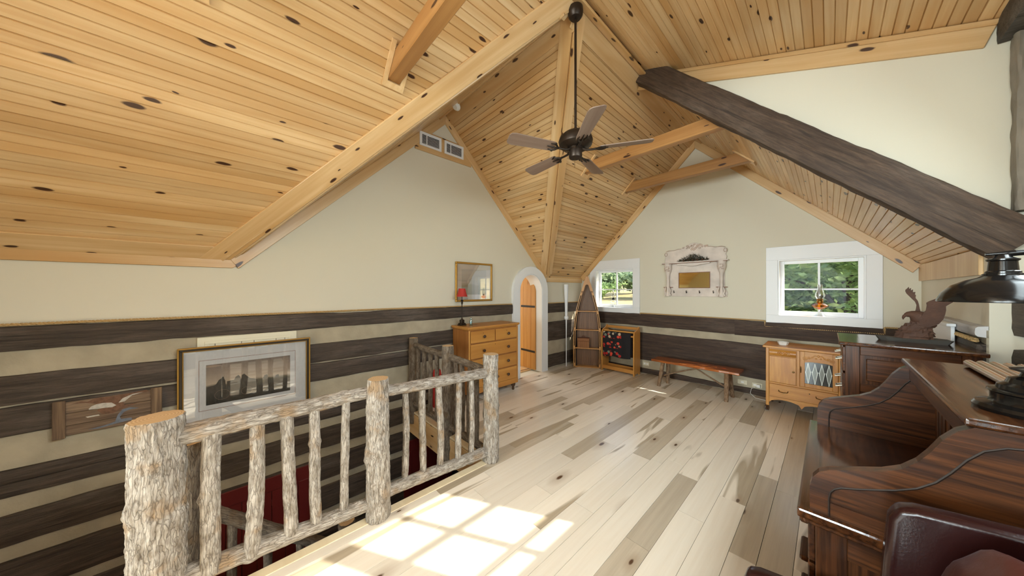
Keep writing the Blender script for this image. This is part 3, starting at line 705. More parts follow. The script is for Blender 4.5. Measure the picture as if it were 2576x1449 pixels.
# rake boards, window wall
trim((XL, YF, ZE), (1,0,1), (1,0,-1), (0,-1,0), LG, 0.108, 0.03, M['trimX'], cut0=-0.02, cut1=-0.108)
trim((XRG, YF, ZRG), (1,0,-1), (-1,0,-1), (0,-1,0), LG, 0.108, 0.03, M['trimX'], cut0=0.108, cut1=0.02)
# knee wall board, cheek board
trim((XCE, YC0 + 0.1, ZE - 0.19), (0,1,0), (0,0,1), (-1,0,0), YF - YC0 - 0.1, 0.185, 0.02, M['eavepine'])
dE = V((1, 0, -ESL)).normalized(); LE = (0.765 - XRG) / dE.x
trim((XRG, YC0, ez(XRG) - 0.004), dE, (-ESL, 0, -1), (0,-1,0), LE, 0.16, 0.022, M['trimX'])
trim((XRG, YC0 - 0.022, ez(XRG) - 0.004), dE, (-ESL, 0, -1), (0,-1,0), LE, 0.035, 0.014, M['trimX'])

# ---------------------------------------------------------------- beams
def bar_obj(name, p0, p1, wd, ht, up, mat, rough=0.0, n=40, sd=0, parent=None):
    p0 = V(p0); p1 = V(p1); d = (p1-p0).normalized(); b = (V(up) - d*V(up).dot(d)).normalized(); Ln = (p1-p0).length
    mb = MB()
    if rough: mb.roughbar((0,0,0), (Ln,0,0), wd, ht, (0,0,1), n, rough, sd)
    else: mb.box(0, Ln, -wd/2, wd/2, -ht/2, ht/2)
    return frame_obj(name, mb, mat, p0, d, None, b, parent, smooth=bool(rough), bevel=0 if rough else 0.006)
M['beamL'] = log_mat('hewn_beam_brown', 'XZ', srgb(56, 42, 32), srgb(96, 76, 60), srgb(118, 102, 88))
off = V((1,0,1)).normalized() * 0.06
o = bar_obj('hewn_beam', V((-1.60, 3.615, ZRG+0.025)) + off, V((0.78, 3.615, ZRG+0.025-2.38)) + off, 0.13, 0.255, (1,0,1), M['beamL'], 0.012, 90, 5.0)
tag(o, 'dark hewn timber running down under the cream triangular wall', 'beam')
o = bar_obj('plate_beam', (0.855, -1.5, 3.30), (0.855, YC0 - 0.01, 3.30), 0.20, 0.16, (0,0,1), M['beamgrey'], 0.008, 60, 8.0)
tag(o, 'dark grey hewn plate at the top right above the cream wall', 'beam')
o = bar_obj('corner_stone_shade', (0.828, 3.622, 2.10), (0.828, 3.622, 3.215), 0.055, 0.10, (0,-1,0), M['stone'], 0.012, 50, 12.0)  # grey upright stands for stone plus a soft shadow on the wall
tag(o, 'rough grey upright at the right edge, for stone and soft shadow on the cream wall', 'post')
TB = [(-0.20, 'pine tie beam end nearest the top left corner of the ceiling', True), (0.95, 'pine tie beam crossing the ceiling at upper left of the fan', True), (3.775, 'pine tie beam right behind the ceiling fan blades', False), (5.03, 'pine tie beam closest to the window wall gable', False)]
for (yb, lab, dorm) in TB:
    t = thing('tie_beam', lab, 'beam', (XRG, yb, 3.32), 0, 'pine tie beams')
    zb, ht = 3.32, 0.15; xa = XRG - (ZRG - zb); xa2 = XRG - (ZRG - zb - ht)
    if dorm: xb = 0.75; xb2 = min(0.75, XRG + (4.25 - zb - ht)/ESL)
    else: xb, xb2 = XRG + (ZRG - zb), XRG + (ZRG - zb - ht)
    MB().prism([(xa-XRG, 0), (xb-XRG, 0), (xb2-XRG, ht), (xa2-XRG, ht)], (0,0,0), (1,0,0), (0,0,1), (0,1,0), -0.05, 0.05).build('beam', M['tie'], t, bevel=0.005)
    # little pine plates where the tie meets the slope
    for sgn in ((-1,) if dorm else (-1, 1)):
        pl = MB(); dirv = V((-sgn*k2, 0, k2)); nn = V((-sgn*k2, 0, -k2)); c0 = V((sgn*(ZRG - zb), 0, 0))
        for (y0, y1, s0, s1) in ((-0.085, -0.052, -0.05, 0.28), (0.052, 0.085, -0.05, 0.28), (-0.052, 0.052, -0.05, -0.003)):
            q = [c0 + dirv*s + V((0, y, 0)) + nn*h for h in (0.001, 0.02) for (s, y) in ((s0, y0), (s1, y0), (s1, y1), (s0, y1))]
            pl.add(q, [(0,1,2,3), (7,6,5,4), (0,4,5,1), (1,5,6,2), (2,6,7,3), (3,7,4,0)])
        pl.build('end_plate', M['trimX'], t)

# ---------------------------------------------------------------- rope along the logs
def rope(name, pts, label, sd=0, r=0.0075, pitch=0.035):
    mb = MB(); P = [V(p) for p in pts]; cum = [0]
    for a, b in zip(P[:-1], P[1:]): cum.append(cum[-1] + (b-a).length)
    Ltot = cum[-1]; n = int(Ltot / pitch * 6)
    for ph in (0, math.pi):
        line = []; i = 0
        for q in range(n + 1):
            s = Ltot * q / n
            while i < len(P) - 2 and s > cum[i+1]: i += 1
            d = (P[i+1]-P[i]).normalized(); p = P[i] + d*(s - cum[i])
            a = d.cross(V((0.31, 0.27, 0.91))).normalized(); b = d.cross(a); t = 2*math.pi*s/pitch + ph
            line.append(p + (a*math.cos(t) + b*math.sin(t))*r*0.72 + V((0,0,0.004*noise.noise(V((s*1.1, sd, 0))))))
        mb.tube(line, r*0.85, 5, cap=False)
    o = mb.build(name, M['rope'], smooth=True, norm=False); return tag(o, label, 'rope')
rope('rope_trim', [(XL+0.022, 3.60, 1.352), (XL+0.022, 1.5, 1.358), (XL+0.022, -1.6, 1.362)], 'thin rope laid along the top log of the left wall', 1)
rope('rope_trim', [(XL+0.022, 4.60, 1.338), (XL+0.022, 5.76, 1.338)], 'short rope on the log between the arched door and the corner', 2)
zc = WZ0 - 0.165 - 0.010
rope('rope_trim', [(-3.7, YF-0.026, zc), (WIN[0][1]+0.142, YF-0.026, zc), (WIN[0][1]+0.142, YF-0.026, 1.155), (WIN[1][0]-0.142, YF-0.026, 1.143), (WIN[1][0]-0.142, YF-0.026, zc), (WIN[1][1]+0.142, YF-0.026, zc), (WIN[1][1]+0.142, YF-0.026, 1.143), (XCE-0.03, YF-0.026, 1.143)], 'thin rope edging the window wall log and the window casings', 3)
rope('rope_trim', [(XCE-0.045, YC0+0.02, 1.258), (XCE-0.045, 4.3, 1.258), (XCE-0.045, 5.75, 1.258)], 'thick rope on the right knee wall log behind the desk lamp', 4, 0.011, 0.04)
# ---------------------------------------------------------------- log railings
def pole(name, p0, p1, r0, r1, parent, origin, seg=30, rings=50, sd=0, mats=None, bark=0.0035, bend=0.012, knots=3, steps=None):
    p0 = V(p0); p1 = V(p1); Ln = (p1-p0).length; d = (p1-p0).normalized(); rg = random.Random(int(sd*1000)+17)
    kn = [(rg.uniform(0.12, 0.92)*Ln, rg.uniform(0, 6.28), rg.uniform(0.10, 0.28)) for _ in range(knots)]
    mb = MB(); vs = []; fs = []
    for i in range(rings + 1):
        z = Ln * i / rings; t = i / rings; rr = r0 + (r1 - r0)*t
        cx = bend*noise.noise(V((z*2.0, sd, 1))); cy = bend*noise.noise(V((z*2.0, sd, 7)))
        if i in (0, rings): rr *= 0.95
        for j in range(seg):
            a = 2*math.pi*j/seg; c, s_ = math.cos(a), math.sin(a)
            q = rr*(1 + 0.07*noise.noise(V((c*1.2, s_*1.2+sd, z*3)))) + bark*noise.noise(V((c*rr*70, s_*rr*70+sd, z*13))) + bark*0.7*noise.noise(V((c*rr*160, s_*rr*160+sd, z*40)))
            for (kz, ka, ks) in kn:
                da = (a - ka + math.pi) % (2*math.pi) - math.pi; dd = ((z-kz)/(rr*0.55))**2 + (da/0.5)**2
                if dd < 6: q += rr*ks*math.exp(-dd*1.3)
            vs.append((cx + c*q, cy + s_*q, z))
    for i in range(rings):
        for j in range(seg):
            j2 = (j+1) % seg; fs.append((i*seg+j, i*seg+j2, (i+1)*seg+j2, (i+1)*seg+j))
    mb.add(vs, fs, 0)
    for (i, rev) in ((0, True), (rings, False)):
        b = len(mb.v); mb.v.append((bend*noise.noise(V((Ln*i/rings*2.0, sd, 1))), bend*noise.noise(V((Ln*i/rings*2.0, sd, 7))), Ln*i/rings + (0.004 if not rev else -0.004)))
        for j in range(seg):
            j2 = (j+1) % seg; mb.f.append((i*seg+j2, i*seg+j, b) if rev else (i*seg+j, i*seg+j2, b)); mb.m.append(1)
    o = mb.build(name, mats or [M['bark'], M['endgrain']], parent, smooth=True, norm=False)
    o.matrix_basis = Matrix.Translation(p0 - V(origin)) @ d.to_track_quat('Z', 'Y').to_matrix().to_4x4()
    return o
ROOT = (XS, 0.7, 0.0)
rail = thing('log_railing', 'long rustic log railing with bark along the edge of the stairwell', 'railing', ROOT)
PM = [M['bark'], M['endgrain']]; PD = [M['barkd'], M['endgrain']]
pole('post', (XS-0.02, -0.279, -0.30), (XS-0.02, -0.279, 0.985), 0.100, 0.093, rail, ROOT, 84, 150, 1.1, PM, 0.008, 0.006, 4)
pole('post', (XS+0.035, 0.733, 0.003), (XS+0.035, 0.733, 0.98), 0.079, 0.070, rail, ROOT, 60, 110, 2.3, PM, 0.006, 0.010, 4)
pole('post', (XS+0.03, 1.752, 0.003), (XS+0.03, 1.752, 1.0), 0.074, 0.068, rail, ROOT, 60, 110, 3.7, PM, 0.006, 0.008, 3)
pole('top_rail', (XS-0.018, -0.245, 0.872), (XS+0.01, 0.70, 0.885), 0.052, 0.040, rail, ROOT, 36, 90, 4.1, PM, 0.005, 0.012, 3)
pole('top_rail', (XS+0.02, 0.77, 0.872), (XS+0.02, 1.72, 0.828), 0.040, 0.044, rail, ROOT, 36, 90, 5.5, PM, 0.004, 0.012, 3)
pole('bottom_rail', (XS-0.018, -0.245, 0.155), (XS+0.01, 0.70, 0.105), 0.050, 0.042, rail, ROOT, 36, 90, 6.9, PM, 0.004, 0.010, 3)
pole('bottom_rail', (XS+0.02, 0.77, 0.155), (XS+0.02, 1.72, 0.095), 0.042, 0.046, rail, ROOT, 36, 90, 7.2, PM, 0.004, 0.010, 3)
for i, (y, r_) in enumerate(((-0.098, 0.040), (0.076, 0.036), (0.222, 0.034), (0.371, 0.031), (0.528, 0.026), (0.93, 0.024), (1.085, 0.027), (1.236, 0.028), (1.398, 0.027), (1.556, 0.026))):
    zt = 0.86 if y < 0.7 else 0.84
    pole('baluster', (XS+0.005, y - 0.012*math.sin(i*2.2), 0.13), (XS+0.005, y + 0.014*math.sin(i*1.7), zt), r_, r_*0.93, rail, ROOT, 30, 64, 10 + i*1.3, PM, 0.003, 0.014, 3)
RF = (-3.0, YS, 0.0)
railf = thing('log_railing', 'dark bark log railing across the far end of the stairwell', 'railing', RF)
pole('post', (-3.765, YS, -0.15), (-3.765, YS, 0.967), 0.062, 0.058, railf, RF, 44, 80, 31.1, PD, 0.005, 0.008, 3)
pole('post', (-2.885, YS, -0.35), (-2.885, YS, 0.985), 0.068, 0.064, railf, RF, 44, 90, 32.2, PD, 0.005, 0.008, 3)
pole('top_rail', (-3.72, YS, 0.875), (-2.94, YS, 0.865), 0.034, 0.036, railf, RF, 28, 60, 33.3, PD, 0.004, 0.010, 2)
pole('top_rail', (-2.83, YS, 0.865), (-2.25, YS+0.01, 0.845), 0.036, 0.036, railf, RF, 28, 60, 34.4, PD, 0.004, 0.010, 2)
pole('bottom_rail', (-3.72, YS, 0.11), (-2.94, YS, 0.10), 0.036, 0.036, railf, RF, 28, 50, 35.3, PD, 0.004, 0.010, 2)
pole('bottom_rail', (-2.83, YS, 0.10), (-2.25, YS, 0.10), 0.036, 0.036, railf, RF, 28, 50, 36.4, PD, 0.004, 0.010, 2)
for i, x in enumerate((-3.62, -3.47, -3.30, -3.13, -2.72, -2.60, -2.47, -2.36)):
    pole('baluster', (x, YS, 0.11), (x + 0.01*math.sin(i*2), YS, 0.86), 0.027, 0.025, railf, RF, 24, 44, 40 + i*1.7, PD, 0.003, 0.010, 2)
# stair rail going down
RS = (-2.62, -0.1, -1.0)
rails = thing('stair_railing', 'sloping log handrail going down the stairs behind the big newel', 'railing', RS)
pole('post', (-2.62, -0.20, -1.5), (-2.62, -0.20, 0.69), 0.072, 0.068, rails, RS, 50, 120, 51.0, PD, 0.006, 0.008, 4)
pole('handrail', (-2.62, -0.19, 0.285), (-2.62, 0.66, -0.49), 0.040, 0.038, rails, RS, 32, 80, 52.0, PD, 0.004, 0.008, 2)
pole('post', (-2.62, 0.64, -2.6), (-2.62, 0.64, -0.235), 0.062, 0.060, rails, RS, 44, 100, 53.0, PD, 0.005, 0.006, 3)
for i, y in enumerate((-0.02, 0.16, 0.34, 0.50)):
    zt = 0.285 - (y + 0.19)*0.91; pole('baluster', (-2.62, y, zt - 1.0), (-2.62, y, zt), 0.026, 0.024, rails, RS, 22, 40, 55 + i, PD, 0.003, 0.006, 1)
o = pole('log_column', (-2.42, 1.50, ZLOW), (-2.42, 1.50, -0.205), 0.075, 0.07, None, (0,0,0), 40, 60, 61.0, PM, 0.005, 0.006, 3)
tag(o, 'bark covered log column under the floor at the stairwell corner', 'post')
# staircase
st = thing('staircase', 'wooden stairs descending between the log wall and the sloping handrail', 'stairs', (-3.2, -1.7, ZLOW))
for i in range(13):
    y = -1.7 + i*0.235; z = -0.2*(i + 1)
    MB().box(-3.80, -2.72, y, y+0.27, z-0.035, z).build('tread', M['trimXZ'], st, origin=(-3.2, -1.7, ZLOW), bevel=0.004)
    MB().box(-3.80, -2.72, y, y+0.02, z, z+0.165).build('riser', M['white'], st, origin=(-3.2, -1.7, ZLOW))
# red boarded panelling on the stair wall
def red_panel(name, y0, y1, z0, z1, label):
    O = (XL+0.03, y0, z0); t = thing(name, label, 'panelling', O)
    X = XL + 0.036
    MB().box(X, X+0.02, y0, y1, z1-0.14, z1).build('top_rail', M['red'], t, origin=O, bevel=0.004)
    for (a, b) in ((y0, y0+0.10), (y1-0.10, y1)): MB().box(X, X+0.02, a, b, z0, z1-0.14).build('stile', M['red'], t, origin=O, bevel=0.004)
    n = max(2, int((y1-y0-0.2)/0.11)); wq = (y1-y0-0.2)/n
    for i in range(n): MB().box(X, X+0.010, y0+0.10+i*wq+0.0015, y0+0.10+(i+1)*wq-0.0015, z0, z1-0.14).build('board', M['red'], t, origin=O, bevel=0.003)
red_panel('red_panelling', -0.62, 0.585, -2.6, -0.285, 'dark red boarded panel on the log wall below the large framed print')
red_panel('red_panelling', 1.62, 2.35, -2.6, -0.42, 'narrow dark red boarded panel under the floor at the far stair end')
o = MB().lathe([(0.055, 0), (0.06, 0.01), (0.06, 0.36), (0.05, 0.40), (0.02, 0.42), (0.018, 0.46)], (0,0,0), 20).build('red_canister', M['redshade'], smooth=True); o.location = (-3.68, 2.02, 0.0)
o.scale = (1, 1, 1.25); tag(o, 'small red canister between the far log railing and the pine chest', 'canister')

# ---------------------------------------------------------------- ceiling fan
FC = V((XRG, YG, 2.87))
fan = thing('ceiling_fan', 'bronze ceiling fan with five wooden blades on a long rod', 'ceiling fan', FC)
MB().lathe([(0.02, 1.20), (0.048, 1.208), (0.064, 1.23), (0.069, 1.262), (0.066, 1.295), (0.05, 1.31)], (0,0,0), 32).build('canopy', M['bronze'], fan, smooth=True)
MB().lathe([(0.011, 0.16), (0.011, 1.19)], (0,0,0), 14).lathe([(0.02, 0.15), (0.024, 0.17), (0.02, 0.20), (0.013, 0.21)], (0,0,0), 16).build('downrod', M['bronze'], fan, smooth=True)
MB().lathe([(0.05, 0.015), (0.115, 0.025), (0.146, 0.05), (0.154, 0.085), (0.143, 0.12), (0.11, 0.15), (0.05, 0.165), (0.02, 0.17)], (0,0,0), 40).build('motor_housing', M['bronze'], fan, smooth=True)
MB().lathe([(0.055, -0.065), (0.06, -0.055), (0.058, 0.0), (0.07, 0.012), (0.07, 0.03)], (0,0,0), 30).build('switch_housing', M['bronze'], fan, smooth=True)
MB().tube([(0.0, -0.01, -0.06), (0.0, -0.012, -0.16)], 0.0016, 6).build('pull_chain', M['brassdark'], fan)
pts = [(0.215, -0.050), (0.25, -0.058), (0.60, -0.070), (0.635, -0.062), (0.65, -0.040), (0.65, 0.040), (0.635, 0.062), (0.60, 0.070), (0.25, 0.058), (0.215, 0.050)]
for i in range(5):
    b = MB().prism(pts, (0,0,0), (1,0,0), (0,1,0), (0,0,1), 0.0, 0.007).build('blade', M['blade'], fan, bevel=0.0015)
    ir = MB(); ir.tube([(0.055, 0, 0.012), (0.10, 0, -0.004), (0.14, 0, -0.006), (0.185, 0, -0.004)], [0.014, 0.010, 0.009, 0.010], 10, flat=1.0)
    for s_ in (-1, 0, 1):
        ir.tube([(0.18, 0.0, -0.005), (0.205, 0.026*s_, -0.006), (0.235, 0.040*s_, -0.005), (0.285 - 0.02*abs(s_), 0.034*s_, -0.003)], [0.009, 0.009, 0.008, 0.004], 8)
    for s_ in (-1, 1): ir.tube([(0.235, 0.040*s_, -0.005), (0.222, 0.052*s_, -0.004), (0.212, 0.044*s_, -0.004)], [0.007, 0.006, 0.004], 8)
    ir.build('blade_iron', M['bronze'], b, smooth=True)
    b.rotation_euler = (Matrix.Rotation(R(-41 + 72*i), 3, 'Z') @ Matrix.Rotation(R(13), 3, 'X')).to_euler()
# smoke detector on the cross ridge
sd_ = thing('smoke_detector', 'small round white smoke detector on the ceiling trim above the vents', 'smoke detector', (-3.42, 2.17, 4.085))
sd_.rotation_euler = (R(-45), 0, 0)
MB().lathe([(0.062, 0.0), (0.062, -0.012), (0.056, -0.016)], (0,0,0), 26).build('base', M['plastic'], sd_, smooth=True)
MB().lathe([(0.052, -0.016), (0.050, -0.030), (0.038, -0.042), (0.0, -0.044)], (0,0,0), 26).build('cover', M['plastic'], sd_, smooth=True)
for i in range(3): boxpart('slot', M['dark'], sd_, -0.012 + i*0.009, -0.006 + i*0.009, -0.035, -0.02, -0.0455, -0.0435, 0)
# vents on the gable wall
vb = MB().box(XL+0.001, XL+0.022, 1.79, 2.72, 3.545, 3.83)
plate = struct(vb.build('trim_60', M['trimYZ'], bevel=0.003))
for (a, b, lab) in ((1.85, 2.185, 'white wall register with louvers, left one of the gable pair'), (2.235, 2.565, 'white wall register with louvers, right one of the gable pair')):
    O = (XL+0.024, (a+b)/2, 3.61); t = thing('air_register', lab, 'vent', O, 0, 'gable wall registers'); X = XL + 0.023; z0, z1 = 3.612, 3.805
    fr = MB().box(X, X+0.012, a, b, z0, z0+0.03).box(X, X+0.012, a, b, z1-0.03, z1).box(X, X+0.012, a, a+0.035, z0+0.03, z1-0.03).box(X, X+0.012, b-0.035, b, z0+0.03, z1-0.03).box(X, X+0.012, a+0.10, a+0.112, z0+0.03, z1-0.03)
    fr.build('frame', M['white'], t, origin=O, bevel=0.002)
    MB().box(X-0.0005, X+0.001, a+0.03, b-0.03, z0+0.025, z1-0.025).build('duct', M['dark'], t, origin=O)
    for i in range(8):
        z = z0 + 0.036 + i*0.0165
        MB().add([(X+0.002, a+0.035, z+0.010), (X+0.002, b-0.035, z+0.010), (X+0.011, b-0.035, z), (X+0.011, a+0.035, z), (X+0.002, a+0.035, z+0.0115), (X+0.002, b-0.035, z+0.0115), (X+0.011, b-0.035, z+0.0015), (X+0.011, a+0.035, z+0.0015)],
                 [(0,1,2,3), (7,6,5,4), (0,4,5,1), (1,5,6,2), (2,6,7,3), (3,7,4,0)]).build('louver', M['white'], t, origin=O)

# ---------------------------------------------------------------- pictures on the left wall
def flat(mb, y, z, w_, h_, x0, x1): return mb.box(x0, x1, y-w_/2, y+w_/2, z-h_/2, z+h_/2)
def ringmb(cy, cz, w1, h1, w0, h0, x0, x1):
    mb = MB()
    mb.box(x0, x1, cy-w1/2, cy+w1/2, cz+h0/2, cz+h1/2).box(x0, x1, cy-w1/2, cy+w1/2, cz-h1/2, cz-h0/2)
    mb.box(x0, x1, cy-w1/2, cy-w0/2, cz-h0/2, cz+h0/2).box(x0, x1, cy+w0/2, cy+w1/2, cz-h0/2, cz+h0/2)
    return mb
def print_mat(name, z0, z1, stops, axis=2, noise_amt=0.25, sc=9):
    m, nt, bs = new_mat(name); vec, r = base_coords(nt, False)
    sp = nt.nodes.new('ShaderNodeSeparateXYZ'); L(nt, vec, sp.inputs[0])
    mr = nt.nodes.new('ShaderNodeMapRange'); L(nt, sp.outputs[axis], mr.inputs[0]); mr.inputs[1].default_value = z0; mr.inputs[2].default_value = z1
    n = N(nt, 'ShaderNodeTexNoise', Scale=float(sc), Detail=6.0); L(nt, vscale(nt, vec, (1, 0.6, 1.6)), n.inputs['Vector'])
    f = mathn(nt, 'ADD', mr.outputs[0], mathn(nt, 'MULTIPLY', mathn(nt, 'SUBTRACT', n.outputs['Fac'], 0.5), noise_amt))
    L(nt, ramp(nt, f, stops), bs.inputs['Base Color']); bs.inputs['Roughness'].default_value = 0.8
    return m
# large print
M['wheel'] = plain('print_wheel', srgb(146, 120, 104), 0.8)
cy, cz = 0.105, 0.735; O = (XL+0.04, cy, cz); X = XL + 0.042; PW, PH = 0.955, 0.715
t = thing('framed_print', 'large framed sepia print of riders and carts with wide grey mat', 'picture', O)
ringmb(cy, cz, PW, PH, PW-0.024, PH-0.024, X, X+0.032).build('frame_edge', M['gold'], t, origin=O, bevel=0.003)
ringmb(cy, cz, PW-0.024, PH-0.024, PW-0.062, PH-0.062, X, X+0.024).build('frame_band', M['goldd'], t, origin=O, bevel=0.002)
ringmb(cy, cz, PW-0.062, PH-0.062, PW-0.074, PH-0.074, X, X+0.026).build('frame_lip', M['gold'], t, origin=O, bevel=0.002)
flat(MB(), cy, cz, PW-0.07, PH-0.07, X, X+0.006).build('mat_board', M['mat'], t, origin=O)
ringmb(cy, cz+0.005, 0.700, 0.455, 0.694, 0.449, X+0.006, X+0.0075).build('mat_line', M['matline'], t, origin=O)
pm = print_mat('print_scene', -0.17, 0.19, [(0.0, srgb(44, 42, 38)), (0.30, srgb(74, 70, 62)), (0.42, srgb(104, 98, 84)), (0.50, srgb(186, 168, 148)), (0.75, srgb(160, 144, 130)), (1.0, srgb(128, 116, 106))])
pz = cz + 0.005
pc = flat(MB(), cy, pz, 0.61, 0.365, X+0.006, X+0.007).build('print', pm, t, origin=O)
M['ink'] = plain('print_ink', srgb(78, 73, 66), 0.8); Xf = X + 0.0072
def sil(pts, d=0.0006): MB().prism(pts, (Xf, cy, pz), (0,1,0), (0,0,1), (1,0,0), 0, d).build('figure', M['ink'], pc, origin=O)
sil([(-0.30, -0.02), (-0.25, -0.01), (-0.24, 0.0), (-0.222, 0.035), (-0.205, 0.045), (-0.20, 0.058), (-0.19, 0.058), (-0.188, 0.04), (-0.18, 0.02), (-0.175, -0.06), (-0.30, -0.08)])
sil([(-0.17, 0.01), (-0.12, 0.015), (-0.11, 0.04), (-0.09, 0.055), (-0.08, 0.04), (-0.07, 0.01), (-0.06, -0.05), (-0.10, -0.08), (-0.17, -0.06)])
sil([(-0.07, 0.02), (-0.065, 0.05), (-0.05, 0.06), (-0.035, 0.04), (-0.01, 0.01), (0.02, 0.0), (0.05, -0.02), (0.04, -0.08), (0.02, -0.085), (-0.04, -0.05), (-0.07, -0.02)])
sil([(0.09, -0.01), (0.10, 0.015), (0.12, 0.02), (0.125, 0.0), (0.12, -0.02), (0.14, -0.05), (0.13, -0.07), (0.10, -0.06), (0.105, -0.03)])
sil([(0.18, -0.02), (0.19, 0.0), (0.21, 0.005), (0.215, -0.03), (0.19, -0.05)])
for (wy, wr) in ((-0.20, 0.05), (-0.03, 0.04)):
    MB().tube([(Xf+0.0006, cy+wy+wr*math.cos(a*0.2618), pz-0.105+wr*math.sin(a*0.2618)*0.9) for a in range(25)], 0.0012, 5, cap=False).build('cart_wheel', M['wheel'], pc, origin=O)
flat(MB(), cy, cz, PW-0.074, PH-0.074, X+0.014, X+0.016).build('glazing', M['picglass'], t, origin=O)
# breaker panel behind it
cy2, cz2 = 0.105, 0.90; O = (XL+0.015, cy2, cz2); t = thing('panel_box', 'cream enamel service panel cover behind the large framed print', 'panel', O)
flat(MB(), cy2, cz2, 0.725, 0.545, XL+0.013, XL+0.034).build('cover', M['panelcream'], t, origin=O, bevel=0.004)
ringmb(cy2, cz2, 0.63, 0.47, 0.58, 0.42, XL+0.034, XL+0.039).build('door_frame', M['panelcream'], t, origin=O, bevel=0.002)
for yq in (-0.25, -0.07, 0.02, 0.19, 0.26): MB().box(XL+0.034, XL+0.0355, cy2+yq, cy2+yq+0.004, cz2-0.2, cz2+0.21).build('seam', M['goldd'], t, origin=O)
# hawk on barn boards
O = (XL+0.05, -0.71, 0.66); X = XL + 0.046; t = thing('hawk_painting', 'weathered plank panel painted with a swooping brown hawk', 'picture', O)
M['barn'] = wood('barn_board', 'YZ', srgb(148, 124, 100), srgb(112, 90, 70), srgb(78, 60, 46), rough=0.8, grain=(2, 50), var=0.12, streak=0.8)
M['barnv'] = wood('barn_board_v', 'ZY', srgb(142, 116, 88), srgb(108, 84, 62), srgb(74, 56, 42), rough=0.8, grain=(2, 50), var=0.1, streak=0.8)
for i, (a, b) in enumerate(((0.53, 0.60), (0.602, 0.69), (0.692, 0.775))): MB().box(X, X+0.014, -0.955, -0.465, a, b).build('plank', M['barn'], t, origin=O, bevel=0.003)
for (a, b) in ((-0.97, -0.915), (-0.515, -0.455)): MB().box(X+0.014, X+0.028, a, b, 0.515, 0.79).build('batten', M['barnv'], t, origin=O, bevel=0.003)
hk = MB(); hb = MB(); hl = MB(); Xf = X + 0.0143
def hp(mb, pts, d=0.0012):
    q = [at(110 + x/5.795, 950 + y/5.795, 'x', Xf) for (x, y) in pts]; k = len(q)
    mb.add([tuple(p) for p in q] + [(p.x + d, p.y, p.z) for p in q], [tuple(range(k)), tuple(range(2*k-1, k-1, -1))] + [(i, (i+1) % k, k+(i+1) % k, k+i) for i in range(k)])
hp(hb, [(380,385), (560,345), (640,350), (760,300), (1020,270), (1180,240), (1500,175), (1540,200), (1300,240), (1160,360), (1180,400), (1400,355), (1180,440), (1110,470), (1010,520), (860,530), (780,480), (820,400), (760,380), (600,365)])
hp(hk, [(655,455), (700,415), (780,385), (860,368), (990,362), (1060,400), (1000,430), (880,440), (790,455), (700,462), (665,470)], 0.0020)
hp(hk, [(1090,365), (1150,300), (1300,235), (1460,205), (1290,255), (1180,345)], 0.0020); hp(hk, [(610,570), (800,535), (820,550), (640,585)], 0.002)
hp(hl, [(640,760), (900,690), (1040,640), (1080,540), (1150,460), (1260,430), (1390,440), (1260,460), (1170,500), (1110,570), (1130,600), (1280,580), (1290,610), (1080,660), (800,740)], 0.0018)
hb.build('wings_and_body', plain('hawk_brown', srgb(122, 88, 66), 0.85, mottle=0.4, bscale=400), t, origin=O)
hk.build('pale_plumage', plain('hawk_pale', srgb(196, 188, 176), 0.85, mottle=0.25, bscale=500), t, origin=O)
hl.build('branch', plain('branch_blue_grey', srgb(116, 122, 134), 0.85, mottle=0.3, bscale=300), t, origin=O)
# small gilt picture above the chest
cy, cz = 2.785, 1.73; O = (XL+0.01, cy, cz); X = XL + 0.004; t = thing('framed_picture', 'gilt framed pale landscape picture above the pine chest', 'picture', O)
ringmb(cy, cz, 0.715, 0.615, 0.655, 0.555, X, X+0.03).build('frame', M['gold'], t, origin=O, bevel=0.005)
flat(MB(), cy, cz, 0.66, 0.56, X, X+0.006).build('mat_board', plain('mat_warm', srgb(214, 206, 196), 0.7), t, origin=O)
pm2 = print_mat('pale_landscape', -0.19, 0.19, [(0.0, srgb(120, 120, 104)), (0.35, srgb(140, 140, 124)), (0.45, srgb(176, 174, 166)), (1.0, srgb(190, 188, 182))])
flat(MB(), cy, cz, 0.48, 0.40, X+0.006, X+0.0075).build('print', pm2, t, origin=O)
flat(MB(), cy, cz, 0.655, 0.555, X+0.014, X+0.016).build('glazing', M['picglass2'], t, origin=O)
# ---------------------------------------------------------------- chest of drawers (front faces the room)
CH = (-3.63, 2.84, 0.0)
ch = thing('chest_of_drawers', 'honey pine chest of drawers with dark round knobs by the arched door', 'chest', CH, R(90))
W2, D2 = 0.475, 0.205          # half width, half depth
MB().box(-W2, W2, -D2, D2, 0.12, 1.035).build('body', M['cpbody'], ch, bevel=0.006)
MB().box(-W2-0.025, W2+0.025, -D2-0.025, D2+0.002, 1.05, 1.08).box(-W2-0.012, W2+0.012, -D2-0.012, D2, 1.035, 1.05).build('top', M['cpXY'], ch, bevel=0.007, seg=2)
MB().box(-W2-0.006, W2+0.006, -D2-0.010, -D2, 0.12, 0.20).build('plinth', M['cpXZ'], ch, bevel=0.003)
def drawer(x0, x1, z0, z1, knobs):
    d = MB().box(x0, x1, -D2-0.016, -D2, z0, z1).build('drawer', M['cpXZ'], ch, bevel=0.005, seg=2)
    for kx in knobs:
        MB().lathe([(0.010, 0), (0.009, 0.010), (0.020, 0.018), (0.0235, 0.028), (0.018, 0.038), (0.004, 0.042)], (kx, -D2-0.016, (z0+z1)/2), 18, ax=(0,-1,0)).build('knob', M['knob'], d, smooth=True)
    MB().lathe([(0.005, 0), (0.005, 0.002)], ((x0+x1)/2, -D2-0.016, z1-0.035), 10, ax=(0,-1,0)).build('keyhole', M['dark'], d)
drawer(-W2+0.03, -0.01, 0.85, 1.015, [-0.22]); drawer(0.01, W2-0.03, 0.85, 1.015, [0.25])
